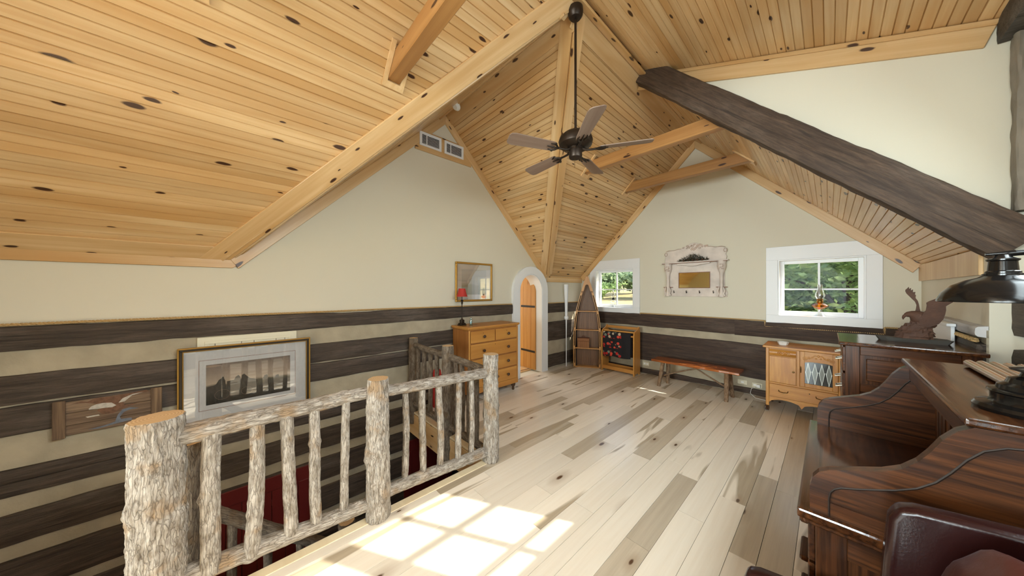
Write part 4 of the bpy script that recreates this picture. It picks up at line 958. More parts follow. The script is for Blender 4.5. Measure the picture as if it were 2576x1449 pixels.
for (a, b) in ((0.63, 0.83), (0.415, 0.61), (0.205, 0.395)): drawer(-W2+0.03, W2-0.03, a, b, [-0.225, 0.245])
for sx in (-1, 1):
    MB().tube([(sx*(W2-0.012), -D2-0.004, 0.20), (sx*(W2-0.012), -D2-0.004, 1.03)], 0.013, 12).build('corner_bead', M['cpZX'], ch)
    for sy in (-1, 1): MB().lathe([(0.018, 0.0), (0.022, 0.02), (0.018, 0.045), (0.034, 0.075), (0.038, 0.095), (0.030, 0.115), (0.034, 0.12)], (sx*(W2-0.05), sy*(D2-0.05), 0), 18).build('foot', M['knob'], ch, smooth=True)
# lamp and glass ornament on the chest
LP = (-3.70, 2.44, 1.08); lp = thing('table_lamp', 'slim bronze table lamp with red bell shade on the pine chest', 'lamp', LP)
MB().box(-0.05, 0.05, -0.05, 0.05, 0.0, 0.015).box(-0.042, 0.042, -0.042, 0.042, 0.015, 0.035).box(-0.028, 0.028, -0.028, 0.028, 0.035, 0.085).build('base', M['bronze'], lp, bevel=0.005)
MB().lathe([(0.022, 0.085), (0.012, 0.10), (0.008, 0.13), (0.0065, 0.30), (0.010, 0.315), (0.016, 0.33), (0.014, 0.345), (0.020, 0.365), (0.022, 0.372), (0.007, 0.38), (0.006, 0.45)], (0,0,0), 16).build('stem', M['bronze'], lp, smooth=True)
MB().lathe([(0.082, 0.425), (0.072, 0.45), (0.060, 0.49), (0.049, 0.545), (0.047, 0.545), (0.058, 0.49), (0.070, 0.45), (0.080, 0.425)], (0,0,0), 28).build('shade', M['redshade'], lp, smooth=True)
g = thing('glass_figurine', 'small pale blue glass ornament beside the red lamp', 'ornament', (-3.60, 2.53, 1.08))
MB().lathe([(0.026, 0), (0.028, 0.006), (0.014, 0.014), (0.018, 0.04), (0.022, 0.06), (0.016, 0.08)], (0,0,0), 14).build('body', M['blueglass'], g, smooth=True)
MB().blob((0, 0, 0.095), 0.017, 0.014, 0.02).build('head', M['blueglass'], g, smooth=True)

# ---------------------------------------------------------------- boat shelf
BO = (-3.41, 5.30, 0.0); bo = thing('boat_shelf', 'boat shaped bookshelf standing on end in the room corner', 'bookshelf', BO, R(30))
PRO = [(0.0, 0.272), (0.10, 0.278), (0.23, 0.280), (0.40, 0.274), (0.52, 0.254), (0.615, 0.228), (0.72, 0.180), (0.84, 0.118), (0.92, 0.070), (1.0, 0.022)]
BH = 1.89
def bw(t):
    for (a, x), (b, y) in zip(PRO[:-1], PRO[1:]):
        if a <= t <= b: return x + (y-x)*(t-a)/(b-a)
    return PRO[-1][1]
ts = [i/36 for i in range(37)]
def bd(t): return 0.16*(1 - max(0, t-0.55)*1.6)      # depth of the hull
for s_ in (-1, 1):
    hull = MB(); vs = []; fs = []
    for t_ in ts:
        w_ = bw(t_); d_ = bd(t_)
        for (k, y) in ((1.0, 0.0), (0.93, d_*0.55), (0.80, d_)): vs.append((s_*w_*k, y, t_*BH))
        for (k, y) in ((0.80, d_), (0.93, d_*0.55), (1.0, 0.0)): vs.append((s_*(w_*k - 0.010), y, t_*BH))
    for i in range(36):
        for j in range(6): fs.append((i*6+j, i*6+(j+1) % 6, (i+1)*6+(j+1) % 6, (i+1)*6+j))
    fs.append(tuple(range(6))); fs.append(tuple(36*6+j for j in range(6)))
    hull.add(vs, fs).build('hull_side', M['hull'], bo, smooth=True)
    go = [(s_*bw(t_), t_*BH) for t_ in ts]; gi = [(s_*max(bw(t_)-0.014, 0.002), t_*BH) for t_ in ts]
    MB().band(go, gi, (0,0,0), (1,0,0), (0,0,1), (0,1,0), -0.022, 0.012).build('gunwale', M['boat'], bo)
    go = [(s_*max(bw(t_)-0.030, 0.002), t_*BH) for t_ in ts[:-3]]; gi = [(s_*max(bw(t_)-0.042, 0.001), t_*BH) for t_ in ts[:-3]]
    MB().band(go, gi, (0,0,0), (1,0,0), (0,0,1), (0,1,0), -0.018, 0.012).build('inner_rail', M['boat'], bo)
    for t_ in (0.02, 0.21, 0.41, 0.60, 0.80): MB().box(s_*(bw(t_)-0.022)-0.013, s_*(bw(t_)-0.022)+0.013, -0.016, 0.014, t_*BH-0.02, t_*BH+0.045).build('spacer_block', M['boat'], bo)
n_b = 9
for i in range(n_b):                # back boards
    pts = []; xa = -1 + 2*i/n_b; xb = -1 + 2*(i+1)/n_b
    A_ = [(bw(t_)*0.80*xa + 0.0006, t_*BH) for t_ in ts]; B_ = [(bw(t_)*0.80*xb - 0.0006, t_*BH) for t_ in ts]
    MB().band(A_, B_, (0,0,0), (1,0,0), (0,0,1), (0,1,0), 0.135, 0.145).build('back_board', M['boatback'], bo)
for t_ in (0.006, 0.21, 0.41, 0.615):
    w_ = bw(t_) - 0.04; MB().prism([(-w_, -0.010), (w_, -0.010), (w_*0.84, 0.135), (-w_*0.84, 0.135)], (0,0,t_*BH), (1,0,0), (0,1,0), (0,0,1), -0.009, 0.009).build('shelf', M['boat'], bo, bevel=0.002)
bh = [(-bw(0.835), 0.835*BH), (-bw(0.835)+0.055, 0.835*BH), (-0.045, 0.875*BH), (-0.03, 0.90*BH), (0, 0.908*BH), (0.03, 0.90*BH), (0.045, 0.875*BH), (bw(0.835)-0.055, 0.835*BH), (bw(0.835), 0.835*BH), (bw(0.92), 0.92*BH), (0.02, 0.995*BH), (-0.02, 0.995*BH), (-bw(0.92), 0.92*BH)]
MB().prism(bh, (0,0,0), (1,0,0), (0,0,1), (0,1,0), -0.026, -0.002).build('breasthook', M['boat'], bo, bevel=0.002)
# basket on its shelf
BK = V(BO) + Matrix.Rotation(R(30), 3, 'Z') @ V((-0.075, 0.045, 0.21*BH + 0.0095))
bk = thing('wicker_basket', 'small lidded wicker basket on the boat shelf', 'basket', BK, R(30))
MB().box(-0.115, 0.115, -0.05, 0.06, 0.0, 0.135).build('body', M['wickerd'], bk, bevel=0.006)
MB().box(-0.122, 0.122, -0.057, 0.066, 0.137, 0.20).build('lid', M['wickerd'], bk, bevel=0.008)
rb = MB()
for i in range(17): rb.tube([(-0.112 + i*0.014, -0.0515, 0.002), (-0.112 + i*0.014, -0.0515, 0.132)], 0.0045, 6)
for i in range(16): rb.tube([(-0.116 + i*0.0155, -0.0585, 0.182), (-0.109 + i*0.0155, -0.0585, 0.198)], 0.0042, 6)
for z in (0.145, 0.160, 0.174): rb.tube([(-0.12, -0.059, z), (0.12, -0.059, z)], 0.004, 6)
tag(rb.build('woven_strands', M['wicker'], bk), kind='stuff')
MB().tube([(-0.045 + 0.09*i/10, 0.0, 0.20 + 0.04*math.sin(math.pi*i/10)) for i in range(11)], 0.005, 8).build('handle', M['wickerd'], bk)
# white pole in the corner
o = MB().tube([(-3.785, 5.09, 1.72), (-3.785, 5.09, 1.62), (-3.782, 5.09, 1.36), (-3.78, 5.09, 1.05)], [0.050, 0.046, 0.034, 0.026], 18).blob((-3.78, 5.09, 1.02), 0.048, 0.048, 0.048, 18, 12).tube([(-3.78, 5.09, 0.98), (-3.78, 5.09, 0.70), (-3.78, 5.09, 0.0)], [0.016, 0.010, 0.010], 12).build('white_pole', M['white'], smooth=True)
tag(o, 'white pole with a round knob standing between the arched door and the boat shelf', 'pole')

# ---------------------------------------------------------------- quilt rack and shawl
QR = (-2.79, 5.50, 0.0); qr = thing('quilt_rack', 'wooden quilt rack with board ends beside the boat shelf', 'rack', QR)
endp = [(-0.13, 0.0), (-0.085, 0.0), (-0.07, 0.03), (0.07, 0.03), (0.085, 0.0), (0.13, 0.0), (0.13, 0.80), (0.12, 0.87), (0.10, 0.90), (0.07, 0.905), (0.055, 0.88), (0.03, 0.86), (-0.03, 0.84), (-0.09, 0.82), (-0.12, 0.79), (-0.13, 0.74)]
for x in (-0.335, 0.315): MB().prism(endp, (x, 0, 0), (0,1,0), (0,0,1), (1,0,0), 0, 0.022).build('end_board', M['cpZY'], qr, bevel=0.003)
for (y, z, wy, hz) in ((0.07, 0.865, 0.02, 0.05), (-0.05, 0.80, 0.022, 0.028), (-0.10, 0.73, 0.022, 0.028), (-0.11, 0.075, 0.02, 0.07), (0.10, 0.075, 0.02, 0.07)):
    MB().box(-0.313, 0.315, y-wy/2, y+wy/2, z-hz/2, z+hz/2).build('rail', M['cpXZ'], qr, bevel=0.003)
def shawl_mat():
    m, nt, bs = new_mat('flower_shawl'); vec, r = base_coords(nt, False)
    vo = N(nt, 'ShaderNodeTexVoronoi', Scale=1.0); L(nt, vscale(nt, vec, (15, 6, 15)), vo.inputs['Vector'])
    sp = nt.nodes.new('ShaderNodeSeparateColor'); L(nt, vo.outputs['Color'], sp.inputs[0])
    xyz = nt.nodes.new('ShaderNodeSeparateXYZ'); L(nt, vec, xyz.inputs[0])
    pet = ramp(nt, sp.outputs[0], [(0.0, srgb(176, 36, 30)), (0.35, srgb(206, 70, 50)), (0.6, srgb(120, 122, 106)), (0.8, srgb(190, 170, 140)), (1.0, srgb(150, 30, 40))])
    pet.node.color_ramp.interpolation = 'CONSTANT'
    f = ramp(nt, vo.outputs['Distance'], [(0.36, (1, 1, 1, 1)), (0.46, (0, 0, 0, 1))])
    band = mathn(nt, 'MULTIPLY', mathn(nt, 'LESS_THAN', xyz.outputs[0], 0.10), mathn(nt, 'GREATER_THAN', mathn(nt, 'SINE', mathn(nt, 'MULTIPLY', xyz.outputs[2], 34.0)), -0.55))
    L(nt, mix(nt, mathn(nt, 'MULTIPLY', f, band), srgb(26, 22, 24), pet), bs.inputs['Base Color']); bs.inputs['Roughness'].default_value = 0.9
    return m
def drape(name, x0, x1, ytop, ztop, front, back, mat, label, cat, dy=0.035):
    vs = []; fs = []; nu, nv = 36, 40; tot = front + back + 0.06
    for i in range(nu + 1):
        x = x0 + (x1-x0)*i/nu
        for j in range(nv + 1):
            s_ = tot*j/nv; wv = 0.006*math.sin(x*30 + s_*6) + 0.004*noise.noise(V((x*12, s_*5, 2)))
            if s_ < front: y, z = ytop - dy + wv*min(1, (front-s_)*6) - 0.01*(front-s_), ztop - (front - s_)
            elif s_ < front + 0.06:
                a = math.pi*(s_-front)/0.06; y, z = ytop - dy*math.cos(a), ztop + 0.018*math.sin(a)
            else: y, z = ytop + dy + wv*min(1, (s_-front-0.06)*6), ztop - (s_ - front - 0.06)
            vs.append((x, y, z + 0.008*math.sin(x*17)*(1 if j in (0, nv) else 0)))
    m_ = nv + 1
    for i in range(nu):
        for j in range(nv): fs.append((i*m_+j, (i+1)*m_+j, (i+1)*m_+j+1, i*m_+j+1))
    mb = MB().add(vs, fs); o = mb.build(name, mat, origin=((x0+x1)/2, ytop, ztop - front), smooth=True, norm=False)
    md = o.modifiers.new('cloth', 'SOLIDIFY'); md.thickness = 0.006
    return tag(o, label, cat)
drape('flowered_shawl', -3.085, -2.52, 5.40, 0.765, 0.46, 0.40, shawl_mat(), 'black shawl with red flowers draped over the quilt rack', 'shawl', 0.034)

# ---------------------------------------------------------------- bench
BN = (-1.45, 5.29, 0.0); bn = thing('bench', 'rustic bench with glossy plank seat on branch legs', 'bench', BN)
M['benchtop'] = wood('bench_plank', 'XY', srgb(186, 104, 38), srgb(146, 72, 26), srgb(100, 46, 18), rough=0.16, grain=(1.5, 34), var=0.02, streak=0.8, coat=0.4)
tp = [(-0.60 + 1.2*i/20, -0.165 + 0.010*noise.noise(V((i*0.35, 3, 0)))) for i in range(21)] + [(0.60 - 1.2*i/20, 0.155 + 0.012*noise.noise(V((i*0.3, 8, 0)))) for i in range(21)]
MB().prism(tp, (0,0,0), (1,0,0), (0,1,0), (0,0,1), 0.405, 0.44).build('seat', M['benchtop'], bn, bevel=0.008, seg=2)
TW = [M['twig'], M['endgrain']]
for i, (x, y, bx_, by_) in enumerate(((-0.44, -0.09, -0.49, -0.13), (-0.42, 0.10, -0.44, 0.13), (0.44, -0.09, 0.45, -0.16), (0.44, 0.10, 0.47, 0.13))):
    pole('leg', (bx_, by_, 0.0), (x, y, 0.406), 0.026, 0.031, bn, (0,0,0), 22, 40, 70 + i*1.1, TW, 0.002, 0.028 if i == 2 else 0.012, 2)
for i, (p, q) in enumerate((((-0.46, 0.0, 0.16), (0.10, 0.0, 0.40)), ((0.46, 0.0, 0.14), (-0.05, 0.02, 0.40)))):
    pole('brace', p, q, 0.013, 0.011, bn, (0,0,0), 14, 34, 76 + i, TW, 0.001, 0.02, 1)
for x in (-0.46, 0.455): pole('stretcher', (x, -0.12, 0.15), (x, 0.12, 0.15), 0.013, 0.013, bn, (0,0,0), 14, 16, 79 + x, TW, 0.001, 0.006, 1)

# ---------------------------------------------------------------- golden oak cabinet with leaded glass
OC = (-0.235, 5.44, 0.0); oc = thing('oak_cabinet', 'golden oak cabinet with leaded glass door and carved rails', 'cabinet', OC)
W2, F = 0.345, -0.235          # half width, front
MB().prism([(-W2-0.03, F-0.03), (W2+0.03, F-0.03), (W2+0.03, 0.25), (-W2-0.03, 0.25)], (0,0,0), (1,0,0), (0,1,0), (0,0,1), 0.835, 0.862).build('top', M['oakXY'], oc, bevel=0.008, seg=2)
MB().box(-W2+0.01, W2-0.01, F+0.012, 0.23, 0.185, 0.835).build('case', M['oakXZ'], oc)
for sx in (-1, 1):
    for (y0, y1, nm) in ((F, F+0.035, 'front_post'), (0.205, 0.24, 'back_post')):
        x0, x1 = sorted((sx*W2, sx*(W2-0.033))); p_ = MB().box(x0, x1, y0, y1, 0.06, 0.835).build(nm, M['oakZX'], oc, bevel=0.004)
        ft = MB().blob((sx*(W2-0.012), (y0+y1)/2 - 0.008, 0.024), 0.026, 0.032, 0.024, 12, 8)
        for q in (-0.014, 0.0, 0.014): ft.tube([(sx*(W2-0.016)+q, y0+0.004, 0.062), (sx*(W2-0.014)+q*1.3, y0-0.022, 0.036), (sx*(W2-0.012)+q*1.4, y0-0.030, 0.006)], [0.007, 0.008, 0.004], 8)
        ft.build('claw_foot', M['knob'], p_, smooth=True)
MB().box(0.0-0.045, -0.018, F+0.002, F+0.03, 0.375, 0.835).build('divider', M['oakZX'], oc, bevel=0.003)
MB().box(-W2+0.033, W2-0.033, F+0.004, F+0.03, 0.365, 0.385).build('rail', M['oakXZ'], oc, bevel=0.003)
dr = MB(); n = 12; x0, x1 = -W2+0.037, -0.05
pr = [(F+0.006 - 0.022*math.sin(math.pi*i/n), 0.735 + 0.085*i/n) for i in range(n+1)] + [(F+0.02, 0.82), (F+0.02, 0.735)]
drw = MB().prism(pr, (0,0,0), (0,1,0), (0,0,1), (1,0,0), x0, x1).build('drawer', M['oakXZ'], oc)
cv = MB(); 
for i in range(9): cv.blob((x0+0.09+i*0.013, F-0.016, 0.778+0.012*math.sin(i*1.5)), 0.011, 0.006, 0.013, 8, 6)
tag(cv.build('carving', M['oakXZ'], drw, smooth=True), kind='stuff')
dl = MB().box(-W2+0.037, -0.05, F-0.004, F+0.014, 0.388, 0.728).build('door', M['oakZX'], oc, bevel=0.003)
MB().lathe([(0.005, 0), (0.005, 0.012), (0.012, 0.02), (0.010, 0.028), (0.002, 0.031)], (-0.075, F-0.004, 0.555), 14, ax=(0,-1,0)).build('knob', M['brassdark'], dl, smooth=True)
# glass door
gx0, gx1, gz0, gz1 = 0.028, 0.265, 0.435, 0.715
gd = MB().box(-0.014, gx0, F-0.006, F+0.014, 0.39, 0.83).box(gx1, W2-0.036, F-0.006, F+0.014, 0.39, 0.83).box(gx0, gx1, F-0.006, F+0.014, 0.39, gz0).build('door', M['oakZX'], oc, bevel=0.003)
hp_ = [(gx0, 0.83), (gx1, 0.83)] + [(gx1 - (gx1-gx0)*i/12, gz1 - 0.028 + 0.030*math.sin(math.pi*i/12) + 0.008*math.cos(math.pi*2*i/12)) for i in range(13)]
hd = MB().prism(hp_, (0,0,0), (1,0,0), (0,0,1), (0,1,0), F-0.006, F+0.014).build('carved_rail', M['oakXZ'], gd)
cv = MB()
for s_ in (-1, 1):
    cx_ = (gx0+gx1)/2
    cv.tube([(cx_ + s_*(0.015+0.10*i/12), F-0.008, 0.785 - 0.035*(i/12) + 0.012*math.sin(i*0.9)) for i in range(13)], [0.006 - 0.003*i/12 for i in range(13)], 7)
    cv.tube([(cx_ + s_*(0.115 + 0.018*math.cos(a*0.6)), F-0.008, 0.745 + 0.018*math.sin(a*0.6)) for a in range(11)], 0.005, 7)
    for i in range(4): cv.blob((cx_ + s_*(0.02+0.03*i), F-0.008, 0.76+0.01*math.sin(i*2)), 0.010, 0.005, 0.008, 8, 6)
cv.blob((cx_, F-0.008, 0.79), 0.010, 0.006, 0.016, 8, 6)
tag(cv.build('carving', M['oakXZ'], hd, smooth=True), kind='stuff')
MB().box(gx0, gx1, F+0.004, F+0.006, gz0, gz1).build('glass', M['leadedd'], gd)
nd = 4; dwq = (gx1-gx0)/nd
for i in range(nd):
    a = gx0 + i*dwq; c_ = a + dwq/2; zm = (gz0+gz1)/2
    MB().prism([(c_, gz0), (a+dwq*0.88, zm), (c_, gz1-0.02), (a+dwq*0.12, zm)], (0,0,0), (1,0,0), (0,0,1), (0,1,0), F+0.002, F+0.004).build('diamond_pane', M['leaded'], gd)
    for (p, q) in (((c_, gz0), (a+dwq*0.88, zm)), ((a+dwq*0.88, zm), (c_, gz1-0.02)), ((c_, gz1-0.02), (a+dwq*0.12, zm)), ((a+dwq*0.12, zm), (c_, gz0)), ((a+dwq*0.88, zm+0.012), (a+dwq*1.12, zm+0.012)) if i < nd-1 else ((a+dwq*0.88, zm), (gx1, zm))):
        MB().bar((p[0], F+0.001, p[1]), (q[0], F+0.001, q[1]), 0.003, 0.003, (0,1,0)).build('lead_came', M['lead'], gd)
MB().tube([(0.0-0.008, F-0.010, 0.56), (-0.008, F-0.016, 0.60), (-0.008, F-0.010, 0.64)], [0.004, 0.007, 0.004], 8).build('escutcheon', M['brassdark'], gd)
bd_ = MB().box(-W2+0.037, W2-0.037, F-0.004, F+0.014, 0.195, 0.362).build('drawer', M['oakXZ'], oc, bevel=0.004)
for hx in (-0.17, 0.17):
    MB().tube([(hx-0.045, F-0.006, 0.292), (hx-0.040, F-0.022, 0.275), (hx, F-0.026, 0.268), (hx+0.040, F-0.022, 0.275), (hx+0.045, F-0.006, 0.292)], 0.0045, 8).build('bail_pull', M['brassdark'], bd_, smooth=True)
MB().lathe([(0.006, 0), (0.006, 0.002)], (0.07, F-0.004, 0.31), 10, ax=(0,-1,0)).build('keyhole', M['dark'], bd_)
ap = [(-W2+0.034, 0.19), (W2-0.034, 0.19)] + [(W2-0.034 - (2*W2-0.068)*i/24, (0.115 + 0.05*abs(math.sin(math.pi*i/12))**0.6 if i not in (0, 24) else 0.105) - (0.02 if i == 12 else 0)) for i in range(25)]
MB().prism(ap, (0,0,0), (1,0,0), (0,0,1), (0,1,0), F+0.004, F+0.024).build('apron', M['oakXZ'], oc)
b_ = MB().lathe([(0.035, 0.0), (0.045, 0.004), (0.058, 0.04), (0.060, 0.045), (0.056, 0.044), (0.043, 0.010), (0.0, 0.008)], (0,0,0), 8).build('white_bowl', M['plastic'], smooth=False)
b_.location = (-0.42, 5.36, 0.862); tag(b_, 'small white octagonal dish on top of the oak cabinet', 'dish')

# ---------------------------------------------------------------- outlets and charger
OUT = []
def outlet(x, z, label, plugs):
    O = (x, YF-0.014, z); t = thing('wall_outlet', label, 'outlet', O, 0)
    MB().box(-0.06, 0.06, -0.006, 0.0, -0.036, 0.036).build('plate', M['almond'], t, bevel=0.003)
    for k in plugs: MB().box(k-0.018, k+0.018, -0.008, -0.006, -0.014, 0.014).build('socket', M['dark'] if False else M['plastic'], t, bevel=0.002)
    return t
outlet(at(1626, 917, 'y', YF).x, 0.18, 'almond outlet plate beside the quilt rack', (-0.025, 0.025))
outlet(at(1868, 961, 'y', YF).x, 0.165, 'almond wall plate right of the bench leg', (0.0,))
outlet(at(1905, 968, 'y', YF).x, 0.155, 'almond outlet plate with white charger beside the oak cabinet', (-0.025,))
cx_ = at(1906, 967, 'y', YF).x + 0.015
t = thing('phone_charger', 'white charger plugged in beside the oak cabinet with thin cord', 'charger', (cx_, YF-0.025, 0.155))
MB().box(-0.022, 0.022, -0.045, -0.002, -0.022, 0.022).build('plug', M['plastic'], t, bevel=0.006, seg=2)
MB().tube([(-0.02, -0.03, -0.012), (-0.08, -0.05, -0.05), (-0.085, -0.10, -0.11), (-0.02, -0.16, -0.148), (0.10, -0.17, -0.151)], 0.0028, 8).build('cord', M['plastic'], t, smooth=True)

# ---------------------------------------------------------------- oil lamps on the window sills
def oil_lamp(loc, label, font, burner, s=1.0, dark=False):
    t = thing('oil_lamp', label, 'lamp', loc); t.scale = (s, s, s)
    MB().lathe([(0.062, 0), (0.064, 0.006), (0.045, 0.02), (0.026, 0.05), (0.020, 0.08), (0.022, 0.10)], (0,0,0), 26).build('foot', M['lampglass'] if not dark else M['plastic'], t, smooth=True)
    MB().lathe([(0.022, 0.10), (0.05, 0.115), (0.080, 0.14), (0.084, 0.152), (0.07, 0.17), (0.034, 0.186), (0.026, 0.19)], (0,0,0), 28).build('font', font, t, smooth=True)
    MB().lathe([(0.026, 0.19), (0.034, 0.195), (0.034, 0.215), (0.03, 0.225), (0.036, 0.235), (0.034, 0.245)], (0,0,0), 20).build('burner', burner, t, smooth=True)
    MB().lathe([(0.034, 0.245), (0.052, 0.28), (0.054, 0.30), (0.040, 0.34), (0.028, 0.38), (0.026, 0.44), (0.025, 0.44), (0.027, 0.38), (0.039, 0.34), (0.053, 0.30), (0.051, 0.28), (0.033, 0.245)], (0,0,0), 26).build('chimney', M['lampglass'], t, smooth=True)
oil_lamp((-0.085, 5.865, WZ0), 'oil lamp with amber oil on the large window sill', M['amber'], plain('burner_brass', srgb(120, 84, 30), 0.35, 0.8))
oil_lamp((-3.13, 5.865, WZ0), 'clear oil lamp with dark burner on the small window sill', M['lampglass'], M['black'], 0.82)

# ---------------------------------------------------------------- overmantel with mirror
cxm, OMY = -1.59, YF - 0.002; O = (cxm, OMY, 1.49)
om = thing('overmantel_mirror', 'ornate chipped white overmantel shelf with mirror and coat hooks', 'mirror shelf', O)
def opr(name, pts, d0, d1, mat, parent=None, bevel=0.003):
    return MB().prism(pts, (0,0,0), (1,0,0), (0,0,1), (0,-1,0), d0, d1).build(name, mat, parent or om, bevel=bevel)
opr('back_panel', [(-0.47, 0.0), (0.47, 0.0), (0.48, 0.06), (0.44, 0.18), (0.44, 0.60), (-0.44, 0.60), (-0.44, 0.18), (-0.48, 0.06)], 0.0, 0.022, M['chippy'])
cr = [(-0.46, 0.60), (-0.47, 0.66), (-0.455, 0.70), (-0.475, 0.745), (-0.46, 0.79), (-0.41, 0.815), (-0.30, 0.825), (-0.22, 0.84), (-0.16, 0.87), (-0.09, 0.895), (-0.04, 0.925), (0.0, 0.93), (0.04, 0.925), (0.09, 0.895), (0.16, 0.87), (0.22, 0.84), (0.30, 0.825), (0.41, 0.815), (0.46, 0.79), (0.475, 0.745), (0.455, 0.70), (0.47, 0.66), (0.46, 0.60)]
crest = opr('crest', cr, 0.0, 0.028, M['chippy'])
cv = MB(); rg = random.Random(5)
for i in range(34):
    x = rg.gauss(0, 0.085); z = 0.855 + rg.uniform(-0.05, 0.06)*(1 - abs(x)/0.22)
    if abs(x) > 0.2: continue
    rr = rg.uniform(0.010, 0.020); pts_ = [(x + rr*math.cos(a)*(1-a/14), -0.030, z + rr*math.sin(a)*(1-a/14)) for a in [q*0.7 for q in range(11)]]
    cv.tube(pts_, 0.0045, 6)
for s_ in (-1, 1):
    cv.tube([(s_*(0.2+0.25*i/10), -0.030, 0.838 - 0.022*(i/10) + 0.006*math.sin(i)) for i in range(11)], 0.006, 6)
    cv.tube([(s_*(0.45 + 0.022*math.cos(a*0.6)), -0.03, 0.76 + 0.03*math.sin(a*0.6)) for a in range(12)], 0.006, 6)
tag(cv.build('scrollwork', M['chippyd'], crest, smooth=True), kind='stuff')
MB().prism([(-0.50, -0.0), (0.50, -0.0), (0.50, -0.10), (0.44, -0.115), (-0.44, -0.115), (-0.50, -0.10)], (0,0,0.585), (1,0,0), (0,1,0), (0,0,1), 0, 0.02).build('shelf', M['chippy'], om, bevel=0.004)
MB().box(-0.49, 0.49, -0.118, -0.10, 0.578, 0.586).build('shelf_edge', M['worn'], om)
opr('valance', [(-0.26, 0.585), (0.26, 0.585), (0.24, 0.555), (0.12, 0.545), (0.05, 0.525), (-0.05, 0.525), (-0.12, 0.545), (-0.24, 0.555)], 0.075, 0.09, M['chippy'])
for s_ in (-1, 1):
    x = s_*0.405; c = MB().lathe([(0.036, 0.0), (0.040, 0.03), (0.030, 0.07), (0.022, 0.12), (0.020, 0.16), (0.026, 0.20), (0.022, 0.24), (0.024, 0.34), (0.032, 0.40), (0.055, 0.46), (0.062, 0.50), (0.058, 0.55), (0.066, 0.585)], (x, -0.062, 0.0), 20).build('column', M['chippy'], om, smooth=True)
    sc = MB()
    for q in range(12):
        a = q*0.9; sc.tube([(x + 0.035*math.sin(a) + 0.010*math.cos(b), -0.118 - 0.003*math.cos(a), 0.49 + 0.035*math.cos(a*1.7) + 0.010*math.sin(b)) for b in [r_*0.9 for r_ in range(7)]], 0.004, 5)
    tag(sc.build('capital_carving', M['chippyd'], c, smooth=True), kind='stuff')
    for b in (-1, 1): MB().tube([(x + b*0.028, -0.085, 0.16), (x + b*0.046, -0.09, 0.10), (x + b*0.034, -0.088, 0.05), (x + b*0.052, -0.09, 0.015)], [0.008, 0.012, 0.010, 0.014], 10).build('scroll_foot', M['chippy'], c, smooth=True)
    MB().box(x - 0.075, x + 0.075, -0.07, -0.022, 0.155, 0.166).build('bracket_shelf', M['worn'], om, bevel=0.002)
fr = MB()
for (a, b, c, d) in ((-0.24, 0.24, 0.145, 0.155), (-0.24, 0.24, 0.41, 0.42), (-0.24, -0.23, 0.155, 0.41), (0.23, 0.24, 0.155, 0.41)): fr.box(a, b, -0.030, -0.022, c, d)
fr.build('mirror_frame', M['worn'], om)
MB().box(-0.23, 0.23, -0.0255, -0.0222, 0.155, 0.41).build('mirror_glass', M['mirror'], om)
for x in (-0.31, -0.11, 0.09, 0.29):
    MB().tube([(x, -0.022, 0.075), (x, -0.05, 0.062), (x, -0.062, 0.075), (x, -0.060, 0.092)], [0.006, 0.006, 0.005, 0.004], 8).blob((x, -0.060, 0.096), 0.008, 0.008, 0.007, 8, 6).build('hook', M['iron'], om, smooth=True)
# evergreen sprig on the shelf
sp_ = thing('evergreen_sprig', 'dark evergreen sprig with cones on the overmantel shelf', 'sprig', (cxm, OMY - 0.06, 1.49 + 0.605))
nb = MB(); rg = random.Random(11)
for i in range(650):
    x = rg.gauss(0, 0.11); x = max(-0.22, min(0.22, x)); zt = rg.random()**2*0.10*(1.15-abs(x)/0.24); y = rg.uniform(-0.04, 0.04)
    d = V((rg.uniform(-1, 1)*1.4, rg.uniform(-0.6, 0.6), rg.uniform(-0.1, 1))).normalized()*rg.uniform(0.03, 0.06); p = V((x, y, 0.012 + zt)); q = V((0.003, 0, 0.002))
    nb.add([p - q, p + q, p + d], [(0, 1, 2)]); nb.add([p + V((0, -0.003, 0)), p + V((0, 0.003, 0)), p + d], [(0, 1, 2)])
tag(nb.build('needles', M['pinegreen'], sp_, norm=False), kind='stuff')
for i in range(5): MB().blob((-0.14 + i*0.07, -0.03, 0.018), 0.017, 0.015, 0.018, 10, 7, 0.4, i).build('cone', M['rust'], sp_, smooth=True)
sb = MB()
for s_ in (-1, 1): sb.tube([(0, 0, 0.01), (s_*0.09, 0.0, 0.02), (s_*0.2, -0.01, 0.012)], [0.005, 0.004, 0.002], 6)
sb.build('twig', M['twig'], sp_)
# ---------------------------------------------------------------- tall dark dresser under the dormer end
DR = (0.37, 3.78, 0.0); dr_ = thing('dresser', 'dark oak dresser with panelled side beyond the roll top desk', 'dresser', DR)
x0, x1, y0, y1, zt = 0.085, 0.665, 3.45, 4.10, 1.175
MB().box(x0+0.012, x1-0.012, y0+0.014, y1-0.014, 0.0, zt).build('carcass', M['doakZX'], dr_, origin=DR)
MB().box(x0-0.035, x1+0.02, y0-0.03, y1+0.02, zt, zt+0.028).build('top', M['dtop'], dr_, origin=DR, bevel=0.008, seg=2)
for (a, b) in ((x0, x0+0.075), (x1-0.075, x1)): MB().box(a, b, y0, y0+0.02, 0.0, zt).build('stile', M['doakZX'], dr_, origin=DR, bevel=0.003)
for (a, b) in ((1.11, zt), (0.835, 0.895), (0.46, 0.52), (0.0, 0.10)): MB().box(x0+0.075, x1-0.075, y0, y0+0.02, a, b).build('rail', M['doakXZ'], dr_, origin=DR, bevel=0.003)
